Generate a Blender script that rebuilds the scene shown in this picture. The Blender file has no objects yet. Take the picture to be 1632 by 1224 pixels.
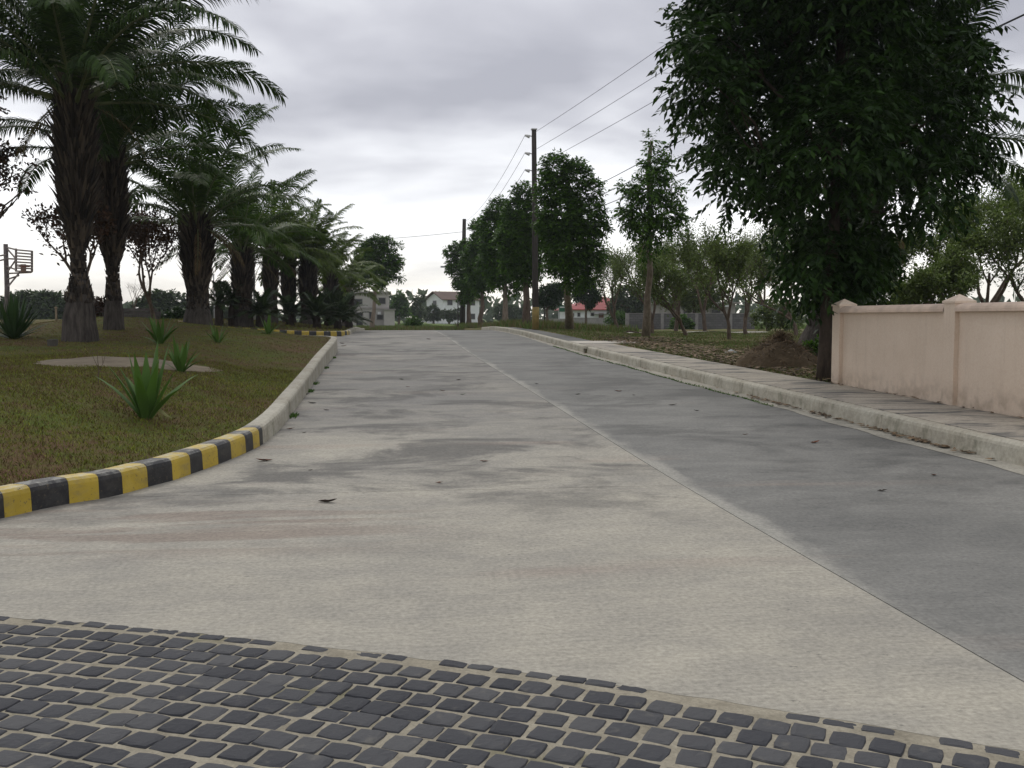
import bpy, math, random
import numpy as np
from mathutils import Vector, Matrix
R = math.radians
rnd = random.Random(7)
rng = np.random.default_rng(11)
scene = bpy.context.scene
COL = scene.collection

# ------------------------------------------------------------------ camera, sky, sun, exposure
FPX, CX, CY, EYE = 1600.0, 816.0, 612.0, 1.5
PITCH = math.atan(105 / FPX)
YAW = math.atan(199 / FPX * math.cos(PITCH))
cam = bpy.data.cameras.new('camera')
cam.sensor_width = 36.0
cam.lens = 36.0 * FPX / 1632.0
cam.clip_start = 0.05
cam.clip_end = 6000
camo = bpy.data.objects.new('camera', cam)
COL.objects.link(camo)
camo.location = (0, 0, EYE)
camo.rotation_euler = (R(90) - PITCH, 0, -YAW)
scene.camera = camo

world = bpy.data.worlds.new('World')
scene.world = world
world.use_nodes = True
SUN_EL, SUN_AZ = 48.0, -14.0          # sun behind the cloud, ahead and a little to the left


def build_sky():
    nt = world.node_tree
    N, L = nt.nodes, nt.links
    for n in list(N):
        N.remove(n)
    out = N.new('ShaderNodeOutputWorld')
    bg = N.new('ShaderNodeBackground')
    L.new(bg.outputs[0], out.inputs[0])
    sky = N.new('ShaderNodeTexSky')
    sky.sky_type = 'NISHITA'
    sky.sun_disc = False
    sky.sun_elevation = R(SUN_EL)
    sky.sun_rotation = R(SUN_AZ)
    sc = N.new('ShaderNodeVectorMath'); sc.operation = 'SCALE'; sc.inputs[3].default_value = 0.10
    L.new(sky.outputs[0], sc.inputs[0])
    tc = N.new('ShaderNodeTexCoord')
    sep = N.new('ShaderNodeSeparateXYZ'); L.new(tc.outputs['Generated'], sep.inputs[0])

    def M(op, a, b=None, clamp=False):
        n = N.new('ShaderNodeMath'); n.operation = op; n.use_clamp = clamp
        for i, v in enumerate((a, b)):
            if v is None:
                continue
            if isinstance(v, (int, float)):
                n.inputs[i].default_value = v
            else:
                L.new(v, n.inputs[i])
        return n.outputs[0]
    z = M('MAXIMUM', sep.outputs[2], 0.0)
    zz = M('ADD', z, 0.17)
    comb = N.new('ShaderNodeCombineXYZ')
    L.new(M('DIVIDE', sep.outputs[0], zz), comb.inputs[0])
    L.new(M('DIVIDE', sep.outputs[1], zz), comb.inputs[1])
    comb.inputs[2].default_value = SKY_SEED

    def noise(scale, detail, rough, dist=0.0):
        n = N.new('ShaderNodeTexNoise')
        n.inputs['Scale'].default_value = scale
        n.inputs['Detail'].default_value = detail
        n.inputs['Roughness'].default_value = rough
        n.inputs['Distortion'].default_value = dist
        L.new(comb.outputs[0], n.inputs['Vector'])
        return n.outputs[0]
    n1 = noise(0.85, 4, 0.5, 0.4)
    n2 = noise(2.8, 4, 0.5, 0.3)
    n = M('ADD', M('MULTIPLY', n1, 0.80), M('MULTIPLY', n2, 0.20))
    # cloud deck thins towards the horizon all the way round
    low = N.new('ShaderNodeMapRange'); low.interpolation_type = 'SMOOTHSTEP'
    low.inputs[1].default_value = 0.25; low.inputs[2].default_value = 0.03
    low.inputs[3].default_value = 0.0; low.inputs[4].default_value = 0.20
    L.new(z, low.inputs[0])
    v = M('ADD', n, low.outputs[0])
    ramp = N.new('ShaderNodeValToRGB')
    e = ramp.color_ramp.elements
    e[0].position = 0.39; e[0].color = (0.37, 0.37, 0.41, 1)
    e[1].position = 0.74; e[1].color = (1.04, 1.04, 1.05, 1)
    m = e.new(0.47); m.color = (0.50, 0.50, 0.54, 1)
    m = e.new(0.57); m.color = (0.73, 0.735, 0.765, 1)
    L.new(v, ramp.inputs[0])
    # faint warm tint low down
    warm = N.new('ShaderNodeMapRange'); warm.interpolation_type = 'SMOOTHSTEP'
    warm.inputs[1].default_value = 0.10; warm.inputs[2].default_value = 0.0
    L.new(z, warm.inputs[0])
    tint = N.new('ShaderNodeMixRGB'); tint.blend_type = 'MULTIPLY'
    L.new(warm.outputs[0], tint.inputs[0]); L.new(ramp.outputs[0], tint.inputs[1])
    tint.inputs[2].default_value = (0.95, 0.91, 0.82, 1)
    mix = N.new('ShaderNodeMixRGB')
    mix.inputs[0].default_value = 0.93
    L.new(sc.outputs[0], mix.inputs[1]); L.new(tint.outputs[0], mix.inputs[2])
    L.new(mix.outputs[0], bg.inputs[0])
    bg.inputs[1].default_value = 1.0


SKY_SEED = 0.3
build_sky()
sd = bpy.data.lights.new('sun', 'SUN')
sd.energy = 1.2
sd.angle = R(25)
sd.color = (1.0, 0.96, 0.9)
suno = bpy.data.objects.new('sun', sd)
COL.objects.link(suno)
_d = Vector((math.sin(R(SUN_AZ)) * math.cos(R(SUN_EL)), math.cos(R(SUN_AZ)) * math.cos(R(SUN_EL)), math.sin(R(SUN_EL))))
suno.rotation_euler = _d.to_track_quat('Z', 'Y').to_euler()
vs = scene.view_settings
vs.view_transform = 'Standard'
vs.look = 'None'
vs.exposure = 0.36
vs.gamma = 1.0
vs.use_curve_mapping = False
scene.cycles.max_bounces = 6
scene.cycles.transparent_max_bounces = 8
scene.cycles.volume_bounces = 0

# ------------------------------------------------------------------ photo pixel -> direction
_c, _s = math.cos(YAW), math.sin(YAW)
FW = np.array([_s * math.cos(PITCH), _c * math.cos(PITCH), -math.sin(PITCH)])
RT = np.array([_c, -_s, 0.0])
UP = np.cross(RT, FW)


def ray(x, y):
    return FW + RT * (x - CX) / FPX + UP * (CY - y) / FPX


def at(x, y, Y):
    """point seen at pixel x, y at a distance Y along the road"""
    d = ray(x, y)
    p = d * (Y / d[1])
    return np.array([p[0], p[1], p[2] + EYE])


def on_z(x, y, z=0.0):
    d = ray(x, y)
    p = d * ((z - EYE) / d[2])
    return np.array([p[0], p[1], z])


def ss(a, b, x):
    t = np.clip((np.asarray(x, float) - a) / (b - a), 0, 1)
    return t * t * (3 - 2 * t)


# ------------------------------------------------------------------ terrain
GY = [-50, 0, 6, 9, 11.2, 15.5, 21.4, 31, 40, 47, 54, 60, 66, 75, 85, 130, 200, 300, 400, 6000]
GZ = [0, 0, 0, .015, .05, .125, .215, .37, .56, .70, .77, .79, .69, .53, .45, .42, .25, -.1, -.3, -.3]


def g(Y):
    Y = np.asarray(Y, float)
    w = 1.6
    return (np.interp(Y - w, GY, GZ) + np.interp(Y, GY, GZ) * 2 + np.interp(Y + w, GY, GZ)) / 4


def base_z(X, Y):
    """level of the paved ground"""
    X = np.asarray(X, float); Y = np.asarray(Y, float)
    return g(Y) + .32 * ss(-2.5, -10, X) * ss(28, 42, Y) * (1 - ss(62, 90, Y))


KX = 6.25                                   # face of the right-hand kerb
H2Y = [-50, 0, 15, 25, 40, 70, 90, 130, 200, 300, 400, 6000]
H2Z = [.25, .25, .36, .5, .66, .6, .5, .42, .25, -.1, -.3, -.3]


def verge_z(X, Y):
    X = np.asarray(X, float); Y = np.asarray(Y, float)
    a = g(Y) + .21
    b = np.interp(Y, H2Y, H2Z)
    t = ss(8.0, 13, X)
    bump = .035 * np.sin(X * 1.7 + Y * .6) + .03 * np.sin(Y * 1.3 - X * .8)
    return a * (1 - t) + b * t + bump * ss(8.3, 10, X) * (1 - ss(90, 140, Y))


def dist_poly(P, poly, closed=True):
    P = np.asarray(P, float)
    d = np.full(len(P), 1e9)
    n = len(poly)
    for i in range(n if closed else n - 1):
        a = poly[i]; b = poly[(i + 1) % n]
        ab = b - a
        t = np.clip(((P - a) @ ab) / max(ab @ ab, 1e-12), 0, 1)
        q = a + t[:, None] * ab
        d = np.minimum(d, np.hypot(*(P - q).T))
    return d


def inside(P, poly):
    P = np.asarray(P, float)
    c = np.zeros(len(P), bool)
    n = len(poly)
    j = n - 1
    for i in range(n):
        xi, yi = poly[i]; xj, yj = poly[j]
        if yi != yj:
            hit = ((yi > P[:, 1]) != (yj > P[:, 1])) & (P[:, 0] < (xj - xi) * (P[:, 1] - yi) / (yj - yi) + xi)
            c ^= hit
        j = i
    return c


def smooth_path(pts, step=.12, rounds=3):
    p = np.array(pts, float)
    for _ in range(rounds):
        q = [p[0]]
        for a, b in zip(p[:-1], p[1:]):
            q += [a * .75 + b * .25, a * .25 + b * .75]
        q.append(p[-1])
        p = np.array(q)
    return resample(p, step)


def resample(p, step):
    s = np.r_[0, np.cumsum(np.hypot(*np.diff(p[:, :2], axis=0).T))]
    n = max(2, int(round(s[-1] / step)) + 1)
    t = np.linspace(0, s[-1], n)
    return np.stack([np.interp(t, s, p[:, k]) for k in range(p.shape[1])], 1)


K1PIX = [(485, 651, .13), (456, 688, .09), (419, 712, .06), (386, 724, .05), (349, 741, .03), (305, 757, .02), (276, 767, .02),
         (243, 776, .01), (204, 787, .01), (164, 796, .01), (119, 804, 0), (70, 813, 0), (16, 826, 0)]
k1pts = [(-2.6, 34.9), (-1.95, 34.6), (-1.62, 33.8), (-1.58, 32), (-1.54, 25), (-1.46, 20.5), (-1.41, 17.5), (-1.38, 15), (-1.36, 13.6), (-1.37, 12.6), (-1.42, 11.6)]
k1pts += [tuple(on_z(*p)[:2]) for p in K1PIX[3:]]
k1pts += [(-3.3, 7.1), (-4.2, 6.2), (-6, 5.5), (-9, 5.1)]
KERB1 = smooth_path(k1pts, .12)                 # face of the kerb, seen lawn
KERB1_BACK = smooth_path([(-9, 5.1), (-12, 5.3), (-14, 8), (-14.3, 20), (-14, 36), (-13, 40.5), (-11, 41.5), (-7, 40.4), (-4.5, 37.0), (-2.6, 34.9)], .3)
LAWN1 = np.vstack([KERB1, KERB1_BACK[1:-1]])
k2pts = [(-30, 47.4), (-14, 46.9), (-8, 46.7), (-3.4, 46.5), (-2.3, 46.8), (-1.8, 47.8), (-1.75, 49.5), (-1.75, 60), (-1.75, 70), (-1.8, 82)]
KERB2 = smooth_path(k2pts, .15)
LAWN2 = np.vstack([KERB2, [(-6, 86), (-30, 86)]])


def kerb_rise(Y):
    """the lawn kerb stands higher above the road the farther it goes"""
    return np.interp(np.asarray(Y, float), [11, 15, 20.5, 33, 42], [0, .04, .09, .25, .26])


LAWN1C, LAWN2C = LAWN1[::5], LAWN2[::12]


def lawn1_z(X, Y):
    X = np.atleast_1d(np.asarray(X, float)); Y = np.atleast_1d(np.asarray(Y, float))
    P = np.stack([X, Y], 1)
    d = dist_poly(P, LAWN1C)
    z = base_z(X, Y) + .185 + kerb_rise(Y) + .34 * ss(.1, 3.4, d)
    z += (.012 * np.sin(X * 3.1 + 1) * np.sin(Y * 2.3) + .01 * np.sin(X * 7 + Y * 5)) * ss(.1, .8, d)
    return z


def lawn2_z(X, Y):
    X = np.atleast_1d(np.asarray(X, float)); Y = np.atleast_1d(np.asarray(Y, float))
    P = np.stack([X, Y], 1)
    d = dist_poly(P, LAWN2C)
    return base_z(X, Y) + .17 + .16 * ss(0, 3, d)


def ground_z(X, Y):
    X = float(X); Y = float(Y)
    p = np.array([[X, Y]])
    if X > -1.2:
        return float(verge_z(X, Y)) if X > KX else float(base_z(X, Y))
    if 4 < Y < 42 and inside(p, LAWN1C)[0]:
        return float(lawn1_z(X, Y)[0])
    if 45 < Y < 87 and inside(p, LAWN2C)[0]:
        return float(lawn2_z(X, Y)[0])
    if X > KX:
        return float(verge_z(X, Y))
    return float(base_z(X, Y))


def hit(x, y, far=400):
    """march the pixel's ray to the ground"""
    d = ray(x, y)
    Y = 2.0
    while Y < far:
        p = d * (Y / d[1])
        if p[2] + EYE <= ground_z(p[0], Y):
            break
        Y += max(.04, Y * .004)
    return np.array([p[0], Y, ground_z(p[0], Y)])


def stand(x, Y):
    """ground point at distance Y in the direction of pixel column x"""
    p = at(x, 520, Y)
    return np.array([p[0], Y, ground_z(p[0], Y)])


# ------------------------------------------------------------------ mesh helpers
def link(o, parent=None):
    COL.objects.link(o)
    if parent is not None:
        o.parent = parent
    return o


def tag(o, label=None, cat=None, group=None, kind=None):
    if label: o['label'] = label
    if cat: o['category'] = cat
    if group: o['group'] = group
    if kind: o['kind'] = kind
    return o


def empty(name, loc, rz=0.0, label=None, cat=None, group=None):
    o = bpy.data.objects.new(name, None)
    link(o)
    o.empty_display_size = .2
    o.location = tuple(float(v) for v in loc)
    o.rotation_euler = (0, 0, rz)
    return tag(o, label, cat, group)


def mesh_of(name, V, F, mat, smooth=False):
    me = bpy.data.meshes.new(name)
    V = np.asarray(V, np.float32).reshape(-1, 3)
    if isinstance(F, np.ndarray):
        k = F.shape[1]
        me.vertices.add(len(V)); me.vertices.foreach_set('co', V.ravel())
        me.loops.add(F.size); me.loops.foreach_set('vertex_index', F.astype(np.int32).ravel())
        me.polygons.add(len(F))
        me.polygons.foreach_set('loop_start', np.arange(0, F.size, k, dtype=np.int32))
        me.polygons.foreach_set('loop_total', np.full(len(F), k, np.int32))
        me.update(calc_edges=True)
    else:
        me.from_pydata([tuple(map(float, v)) for v in V], [], [tuple(int(i) for i in f) for f in F])
        me.update()
    if smooth:
        me.polygons.foreach_set('use_smooth', np.ones(len(me.polygons), bool))
    if mat is not None:
        for m in (mat if isinstance(mat, (list, tuple)) else [mat]):
            me.materials.append(m)
    return me


def mk(name, V, F, mat, parent=None, smooth=False):
    return link(bpy.data.objects.new(name, mesh_of(name, V, F, mat, smooth)), parent)


class MB:
    def __init__(self):
        self.V, self.F = [], []

    def add(self, V, F):
        o = len(self.V)
        self.V += [tuple(map(float, v)) for v in V]
        self.F += [tuple(int(i) + o for i in f) for f in F]
        return self

    def box(self, x0, y0, z0, x1, y1, z1):
        V = [(x0, y0, z0), (x1, y0, z0), (x1, y1, z0), (x0, y1, z0), (x0, y0, z1), (x1, y0, z1), (x1, y1, z1), (x0, y1, z1)]
        return self.add(V, [(0, 3, 2, 1), (4, 5, 6, 7), (0, 1, 5, 4), (1, 2, 6, 5), (2, 3, 7, 6), (3, 0, 4, 7)])

    def tube(self, path, radii, sides=7, cap=True):
        path = np.asarray(path, float)
        n = len(path)
        if np.isscalar(radii):
            radii = [radii] * n
        t = np.gradient(path, axis=0)
        t /= np.maximum(np.linalg.norm(t, axis=1)[:, None], 1e-9)
        ref = np.array([0, 0, 1.0]) if abs(t[0][2]) < .9 else np.array([1.0, 0, 0])
        V = []
        for i in range(n):
            u = np.cross(ref, t[i]); u /= max(np.linalg.norm(u), 1e-9)
            w = np.cross(t[i], u); ref = np.cross(t[i], u) if False else ref
            for k in range(sides):
                a = 2 * math.pi * k / sides
                V.append(path[i] + radii[i] * (u * math.cos(a) + w * math.sin(a)))
        F = []
        for i in range(n - 1):
            for k in range(sides):
                a = i * sides + k; b = i * sides + (k + 1) % sides
                F.append((a, b, b + sides, a + sides))
        if cap:
            F.append(tuple(range(sides - 1, -1, -1)))
            F.append(tuple((n - 1) * sides + k for k in range(sides)))
        return self.add(V, F)

    def lathe(self, prof, sides=12, jit=0.0, c=(0, 0, 0)):
        V, F = [], []
        for (r, z) in prof:
            for k in range(sides):
                a = 2 * math.pi * k / sides
                rr = r * (1 + jit * (rnd.random() - .5))
                V.append((c[0] + rr * math.cos(a), c[1] + rr * math.sin(a), c[2] + z))
        for i in range(len(prof) - 1):
            for k in range(sides):
                a = i * sides + k; b = i * sides + (k + 1) % sides
                F.append((a, b, b + sides, a + sides))
        F.append(tuple(range(sides - 1, -1, -1)))
        F.append(tuple((len(prof) - 1) * sides + k for k in range(sides)))
        return self.add(V, F)

    def build(self, name, mat, parent=None, smooth=False, off=None):
        V = np.asarray(self.V, float)
        if off is not None:
            V = V - np.asarray(off, float)
        return mk(name, V, self.F, mat, parent, smooth)


# ------------------------------------------------------------------ materials
MATS = {}


class NT:
    def __init__(self, name, rough=.8, spec=.3):
        m = bpy.data.materials.new(name)
        m.use_nodes = True
        self.m = m
        self.t = m.node_tree
        self.N, self.L = self.t.nodes, self.t.links
        self.p = self.N['Principled BSDF']
        self.p.inputs['Roughness'].default_value = rough
        self.p.inputs['Specular IOR Level'].default_value = spec
        MATS[name] = m
        self._pos = None

    def pos(self, sx=1, sy=1, sz=1, obj=False):
        if obj:
            tc = self.N.new('ShaderNodeTexCoord'); src = tc.outputs['Object']
        else:
            ge = self.N.new('ShaderNodeNewGeometry'); src = ge.outputs['Position']
        mp = self.N.new('ShaderNodeMapping')
        mp.inputs['Scale'].default_value = (sx, sy, sz)
        self.L.new(src, mp.inputs[0])
        return mp.outputs[0]

    def noise(self, vec, scale, detail=4, rough=.55, dist=0):
        n = self.N.new('ShaderNodeTexNoise')
        n.inputs['Scale'].default_value = scale
        n.inputs['Detail'].default_value = detail
        n.inputs['Roughness'].default_value = rough
        n.inputs['Distortion'].default_value = dist
        self.L.new(vec, n.inputs['Vector'])
        return n.outputs[0]

    def map(self, v, a, b, c=0.0, d=1.0, smooth=True):
        n = self.N.new('ShaderNodeMapRange')
        if smooth: n.interpolation_type = 'SMOOTHSTEP'
        for i, x in enumerate((a, b, c, d)):
            n.inputs[i + 1].default_value = x
        self.L.new(v, n.inputs[0])
        return n.outputs[0]

    def math(self, op, a, b=0.0, clamp=False):
        n = self.N.new('ShaderNodeMath'); n.operation = op; n.use_clamp = clamp
        for i, v in enumerate((a, b)):
            if isinstance(v, (int, float)): n.inputs[i].default_value = v
            else: self.L.new(v, n.inputs[i])
        return n.outputs[0]

    def mix(self, f, a, b, mode='MIX'):
        n = self.N.new('ShaderNodeMixRGB'); n.blend_type = mode
        for i, v in enumerate((f, a, b)):
            if isinstance(v, (int, float)): n.inputs[i].default_value = v
            elif isinstance(v, tuple): n.inputs[i].default_value = (*v[:3], 1)
            else: self.L.new(v, n.inputs[i])
        return n.outputs[0]

    def sep(self, vec):
        n = self.N.new('ShaderNodeSeparateXYZ'); self.L.new(vec, n.inputs[0]); return n.outputs

    def island(self):
        return self.N.new('ShaderNodeNewGeometry').outputs['Random Per Island']

    def rand(self):
        return self.N.new('ShaderNodeObjectInfo').outputs['Random']

    def ramp(self, v, stops):
        n = self.N.new('ShaderNodeValToRGB')
        e = n.color_ramp.elements
        e[0].position, e[0].color = stops[0][0], (*stops[0][1], 1)
        e[1].position, e[1].color = stops[-1][0], (*stops[-1][1], 1)
        for p, c in stops[1:-1]:
            x = e.new(p); x.color = (*c, 1)
        self.L.new(v, n.inputs[0])
        return n.outputs[0]

    def color(self, c):
        if isinstance(c, tuple): self.p.inputs['Base Color'].default_value = (*c, 1)
        else: self.L.new(c, self.p.inputs['Base Color'])
        return self

    def bump(self, h, strength=.3, dist=.01):
        b = self.N.new('ShaderNodeBump')
        b.inputs['Strength'].default_value = strength
        b.inputs['Distance'].default_value = dist
        self.L.new(h, b.inputs['Height'])
        self.L.new(b.outputs[0], self.p.inputs['Normal'])
        return self


def leaf_mat(name, dark, light, rough=.55, trans=.12, spec=.12):
    t = NT(name, rough, spec)
    big = t.noise(t.pos(), .7, 2)
    f = t.math('ADD', t.math('MULTIPLY', t.island(), .6), t.math('MULTIPLY', big, .5))
    c = t.ramp(f, [(.2, dark), (.85, light)])
    t.color(c)
    if trans > 0:
        tr = t.N.new('ShaderNodeBsdfTranslucent')
        c2 = t.mix(1.0, c, (1.0, 1.25, .45), 'MULTIPLY')
        t.L.new(c2, tr.inputs[0])
        mx = t.N.new('ShaderNodeMixShader'); mx.inputs[0].default_value = trans
        out = [n for n in t.N if n.type == 'OUTPUT_MATERIAL'][0]
        t.L.new(t.p.outputs[0], mx.inputs[1]); t.L.new(tr.outputs[0], mx.inputs[2])
        t.L.new(mx.outputs[0], out.inputs[0])
    return t.m


def plain(name, col, rough=.7, spec=.3, var=.25, scale=6.0, obj=False, bump=0.0):
    t = NT(name, rough, spec)
    v = t.pos(obj=obj)
    n = t.noise(v, scale, 5)
    n2 = t.noise(v, scale * .17, 3)
    f = t.math('ADD', t.math('MULTIPLY', n, .5), t.math('MULTIPLY', n2, .5))
    lo = tuple(c * (1 - var) for c in col); hi = tuple(min(1, c * (1 + var)) for c in col)
    t.color(t.ramp(f, [(.3, lo), (.7, hi)]))
    if bump: t.bump(n, bump, .01)
    return t.m


def concrete_road(name, light, dark, stain, far_dark, wear=False, rust=False):
    t = NT(name, .85, .25)
    P = t.pos()
    sx, sy, sz = t.sep(P)
    big = t.noise(t.pos(.5, .6, 1), .8, 5, .62, .4)            # patches, longer across the road
    mid = t.noise(t.pos(1, 1.5, 1), 2.1, 6, .68, .3)
    fine = t.noise(t.pos(1, 1, 1), 34, 4, .7)
    broom = t.noise(t.pos(1.2, 48, 1), 1.6, 3, .6)
    far_y = t.map(sy, far_dark[0], far_dark[1], 0, 1)  # concrete tone grows darker with distance along the road
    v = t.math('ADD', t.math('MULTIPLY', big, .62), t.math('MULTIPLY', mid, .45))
    v = t.math('ADD', v, t.math('MULTIPLY', far_y, far_dark[2]))
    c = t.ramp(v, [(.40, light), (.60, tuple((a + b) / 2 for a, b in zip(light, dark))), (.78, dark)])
    # damp-looking black stains
    st = t.noise(t.pos(.62, .85, 1), .85, 7, .66, .5)
    stm = t.map(st, .465, .615)
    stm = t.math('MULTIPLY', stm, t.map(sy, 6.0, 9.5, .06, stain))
    c = t.mix(stm, c, tuple(x * .52 for x in dark))
    # small pits and specks
    sp = t.noise(t.pos(1, 1.3, 1), 13, 4, .75)
    spm = t.math('MULTIPLY', t.map(sp, .61, .68), t.map(t.noise(P, .9, 3), .42, .60))
    c = t.mix(t.math('MULTIPLY', spm, .55), c, tuple(x * .45 for x in dark))
    # warm rusty tyre wash
    ru = t.noise(t.pos(.3, 1.7, 1), .8, 3, .5, .3)
    c = t.mix(t.map(ru, .60, .74, 0, .35), c, (.30, .235, .19))
    if rust:                                                    # brown tyre wash in front of the striped kerb
        rb = t.noise(t.pos(.35, 3.2, 1), 1.4, 5, .6, .6)
        rm = t.math('MULTIPLY', t.map(rb, .44, .60), t.math('MULTIPLY', t.map(sy, 6.2, 6.9), t.map(sy, 8.6, 7.7)))
        rm = t.math('MULTIPLY', rm, t.map(sx, .9, -.8))
        c = t.mix(t.math('MULTIPLY', rm, .6), c, (.20, .155, .125))
    if wear:                                                    # lighter worn edge along the centre joint
        wn = t.noise(t.pos(1.6, .55, 1), 1.3, 5, .65)
        dd = t.math('SUBTRACT', sx, t.math('MULTIPLY', wn, .75))
        c = t.mix(t.map(dd, 2.42, 2.18, 0, .75), c, (.335, .325, .285))
    g_ = t.mix(.28, fine, broom)
    c = t.mix(.75, c, t.ramp(g_, [(.3, (.27, .27, .27)), (.7, (.73, .73, .73))]), 'OVERLAY')
    t.color(c)
    t.bump(t.math('ADD', t.math('MULTIPLY', broom, .6), t.math('MULTIPLY', fine, .6)), .35, .004)
    return t


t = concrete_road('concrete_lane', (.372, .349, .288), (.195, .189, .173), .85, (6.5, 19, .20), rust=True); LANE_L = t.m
t = concrete_road('concrete_lane_grey', (.225, .222, .203), (.120, .121, .114), .5, (3, 9, .06), wear=True); LANE_R = t.m
plain('joint_fill', (.09, .085, .075), .95, .1)


def mat_ground():
    t = NT('soil_and_grass', .95, .1)
    P = t.pos()
    a = t.noise(P, .45, 5, .6); b = t.noise(P, 3.0, 5, .65); c = t.noise(P, 22, 3, .7)
    v = t.math('ADD', t.math('MULTIPLY', a, .5), t.math('MULTIPLY', b, .5))
    col = t.ramp(v, [(.36, (.13, .085, .05)), (.47, (.12, .10, .045)), (.56, (.085, .105, .03)), (.68, (.055, .095, .022))])
    col = t.mix(.6, col, t.ramp(c, [(.3, (.25, .25, .25)), (.7, (.75, .75, .75))]), 'OVERLAY')
    t.color(col)
    t.bump(t.math('ADD', b, c), .6, .04)
    return t.m


def mat_lawn():
    t = NT('lawn_soil', .95, .1)
    P = t.pos()
    a = t.noise(P, .55, 5, .6, .4); b = t.noise(P, 3.3, 5, .65); c = t.noise(P, 26, 3, .7)
    v = t.math('ADD', t.math('MULTIPLY', a, .55), t.math('MULTIPLY', b, .45))
    col = t.ramp(v, [(.38, (.105, .060, .034)), (.46, (.092, .064, .028)), (.53, (.080, .080, .020)), (.62, (.066, .092, .014))])
    col = t.mix(.6, col, t.ramp(c, [(.3, (.25, .25, .25)), (.7, (.75, .75, .75))]), 'OVERLAY')
    t.color(col)
    t.bump(t.math('ADD', b, c), .7, .03)
    return t.m


def mat_field():
    t = NT('far_field', .95, .1)
    P = t.pos()
    v = t.noise(P, .12, 5, .65)
    t.color(t.ramp(v, [(.35, (.10, .11, .035)), (.5, (.10, .15, .035)), (.65, (.14, .19, .05))]))
    return t.m


GROUND, LAWN, FIELD = mat_ground(), mat_lawn(), mat_field()


def mat_blade(name, stops):
    t = NT(name, .75, .15)
    a = t.noise(t.pos(), .6, 4, .6, .4)
    f = t.math('ADD', t.math('MULTIPLY', t.island(), .55), t.math('MULTIPLY', a, .62))
    t.color(t.ramp(f, stops))
    return t.m


BLADE = mat_blade('lawn_blades', [(.34, (.10, .058, .032)), (.50, (.115, .082, .032)), (.58, (.095, .105, .018)), (.72, (.14, .175, .020)), (.88, (.24, .25, .04))])
WEED = mat_blade('verge_grass', [(.30, (.17, .125, .06)), (.48, (.15, .135, .05)), (.60, (.085, .135, .03)), (.85, (.12, .19, .04))])
LITTER = mat_blade('leaf_litter', [(.25, (.045, .032, .022)), (.55, (.12, .08, .046)), (.85, (.23, .165, .10))])


def mat_kerb():
    t = NT('kerb_concrete', .9, .2)
    P = t.pos()
    a = t.noise(P, 1.4, 5, .65); b = t.noise(P, 17, 4, .7); st = t.noise(t.pos(1, 1, .7), 2.2, 6, .7, .3)
    ge = t.N.new('ShaderNodeNewGeometry')
    nz = t.sep(ge.outputs['Normal'])[2]
    c = t.ramp(a, [(.3, (.31, .285, .225)), (.7, (.45, .43, .36))])
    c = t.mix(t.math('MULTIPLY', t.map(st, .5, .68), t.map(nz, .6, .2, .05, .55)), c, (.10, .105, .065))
    c = t.mix(.5, c, t.ramp(b, [(.3, (.3, .3, .3)), (.7, (.7, .7, .7))]), 'OVERLAY')
    t.color(c); t.bump(b, .4, .006)
    return t.m


def mat_paint(name, col, wear, dirt=.4):
    t = NT(name, .55, .4)
    P = t.pos()
    a = t.noise(P, 9, 5, .7); b = t.noise(P, 31, 4, .7)
    ge = t.N.new('ShaderNodeNewGeometry')
    nz = t.sep(ge.outputs['Normal'])[2]
    c = t.ramp(t.noise(P, 2.4, 4), [(.3, tuple(x * .8 for x in col)), (.7, tuple(x * 1.12 for x in col))])
    w = t.math('MULTIPLY', t.map(a, .45, .60), t.map(nz, .55, .95, .08, .85))
    c = t.mix(w, c, wear)
    c = t.mix(t.map(t.noise(t.pos(1, 1, 2.2), 4.5, 6, .7), .48, .68, 0, dirt), c, (.16, .135, .09))
    c = t.mix(t.math('MULTIPLY', t.map(b, .60, .66), .8), c, (.10, .08, .05))
    t.color(c); t.bump(b, .2, .004)
    return t.m


KERB = mat_kerb()
YELLOW = mat_paint('yellow_paint', (.47, .335, .035), (.42, .38, .24))
BLACK = mat_paint('black_paint', (.018, .018, .020), (.20, .20, .18), .12)


def mat_sidewalk():
    t = NT('sidewalk_concrete', .9, .2)
    P = t.pos()
    a = t.noise(t.pos(.5, 1.6, 1), 1.5, 5, .68, .6); b = t.noise(P, 19, 4, .7)
    r = t.rand()
    c = t.ramp(a, [(.34, (.42, .38, .31)), (.50, (.33, .30, .25)), (.57, (.16, .155, .14)), (.72, (.08, .082, .075))])
    c = t.mix(.5, c, t.ramp(b, [(.3, (.3, .3, .3)), (.7, (.7, .7, .7))]), 'OVERLAY')
    t.color(c); t.bump(b, .4, .006)
    return t.m


SIDEWALK = mat_sidewalk()


def mat_stone():
    t = NT('basalt_sett', .78, .22)
    v = t.pos(obj=True)
    r = t.rand()
    n = t.noise(t.pos(), 60, 4, .7); m = t.noise(t.pos(), 9, 4, .6)
    c = t.ramp(r, [(0, (.034, .036, .042)), (.5, (.050, .052, .058)), (1, (.076, .077, .080))])
    c = t.mix(t.map(m, .58, .75, 0, .35), c, (.17, .16, .135))
    t.color(c); t.bump(t.math('ADD', n, m), .5, .006)
    return t.m


def mat_mortar():
    t = NT('joint_mortar', .95, .1)
    P = t.pos()
    a = t.noise(P, 7, 5, .65); b = t.noise(P, 55, 4, .75)
    c = t.ramp(a, [(.3, (.21, .19, .145)), (.7, (.35, .32, .25))])
    gr = t.noise(P, 1.7, 4, .6)
    c = t.mix(t.map(gr, .56, .68, 0, .6), c, (.13, .125, .065))
    c = t.mix(.5, c, t.ramp(b, [(.3, (.3, .3, .3)), (.7, (.7, .7, .7))]), 'OVERLAY')
    t.color(c); t.bump(b, .6, .006)
    return t.m


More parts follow.
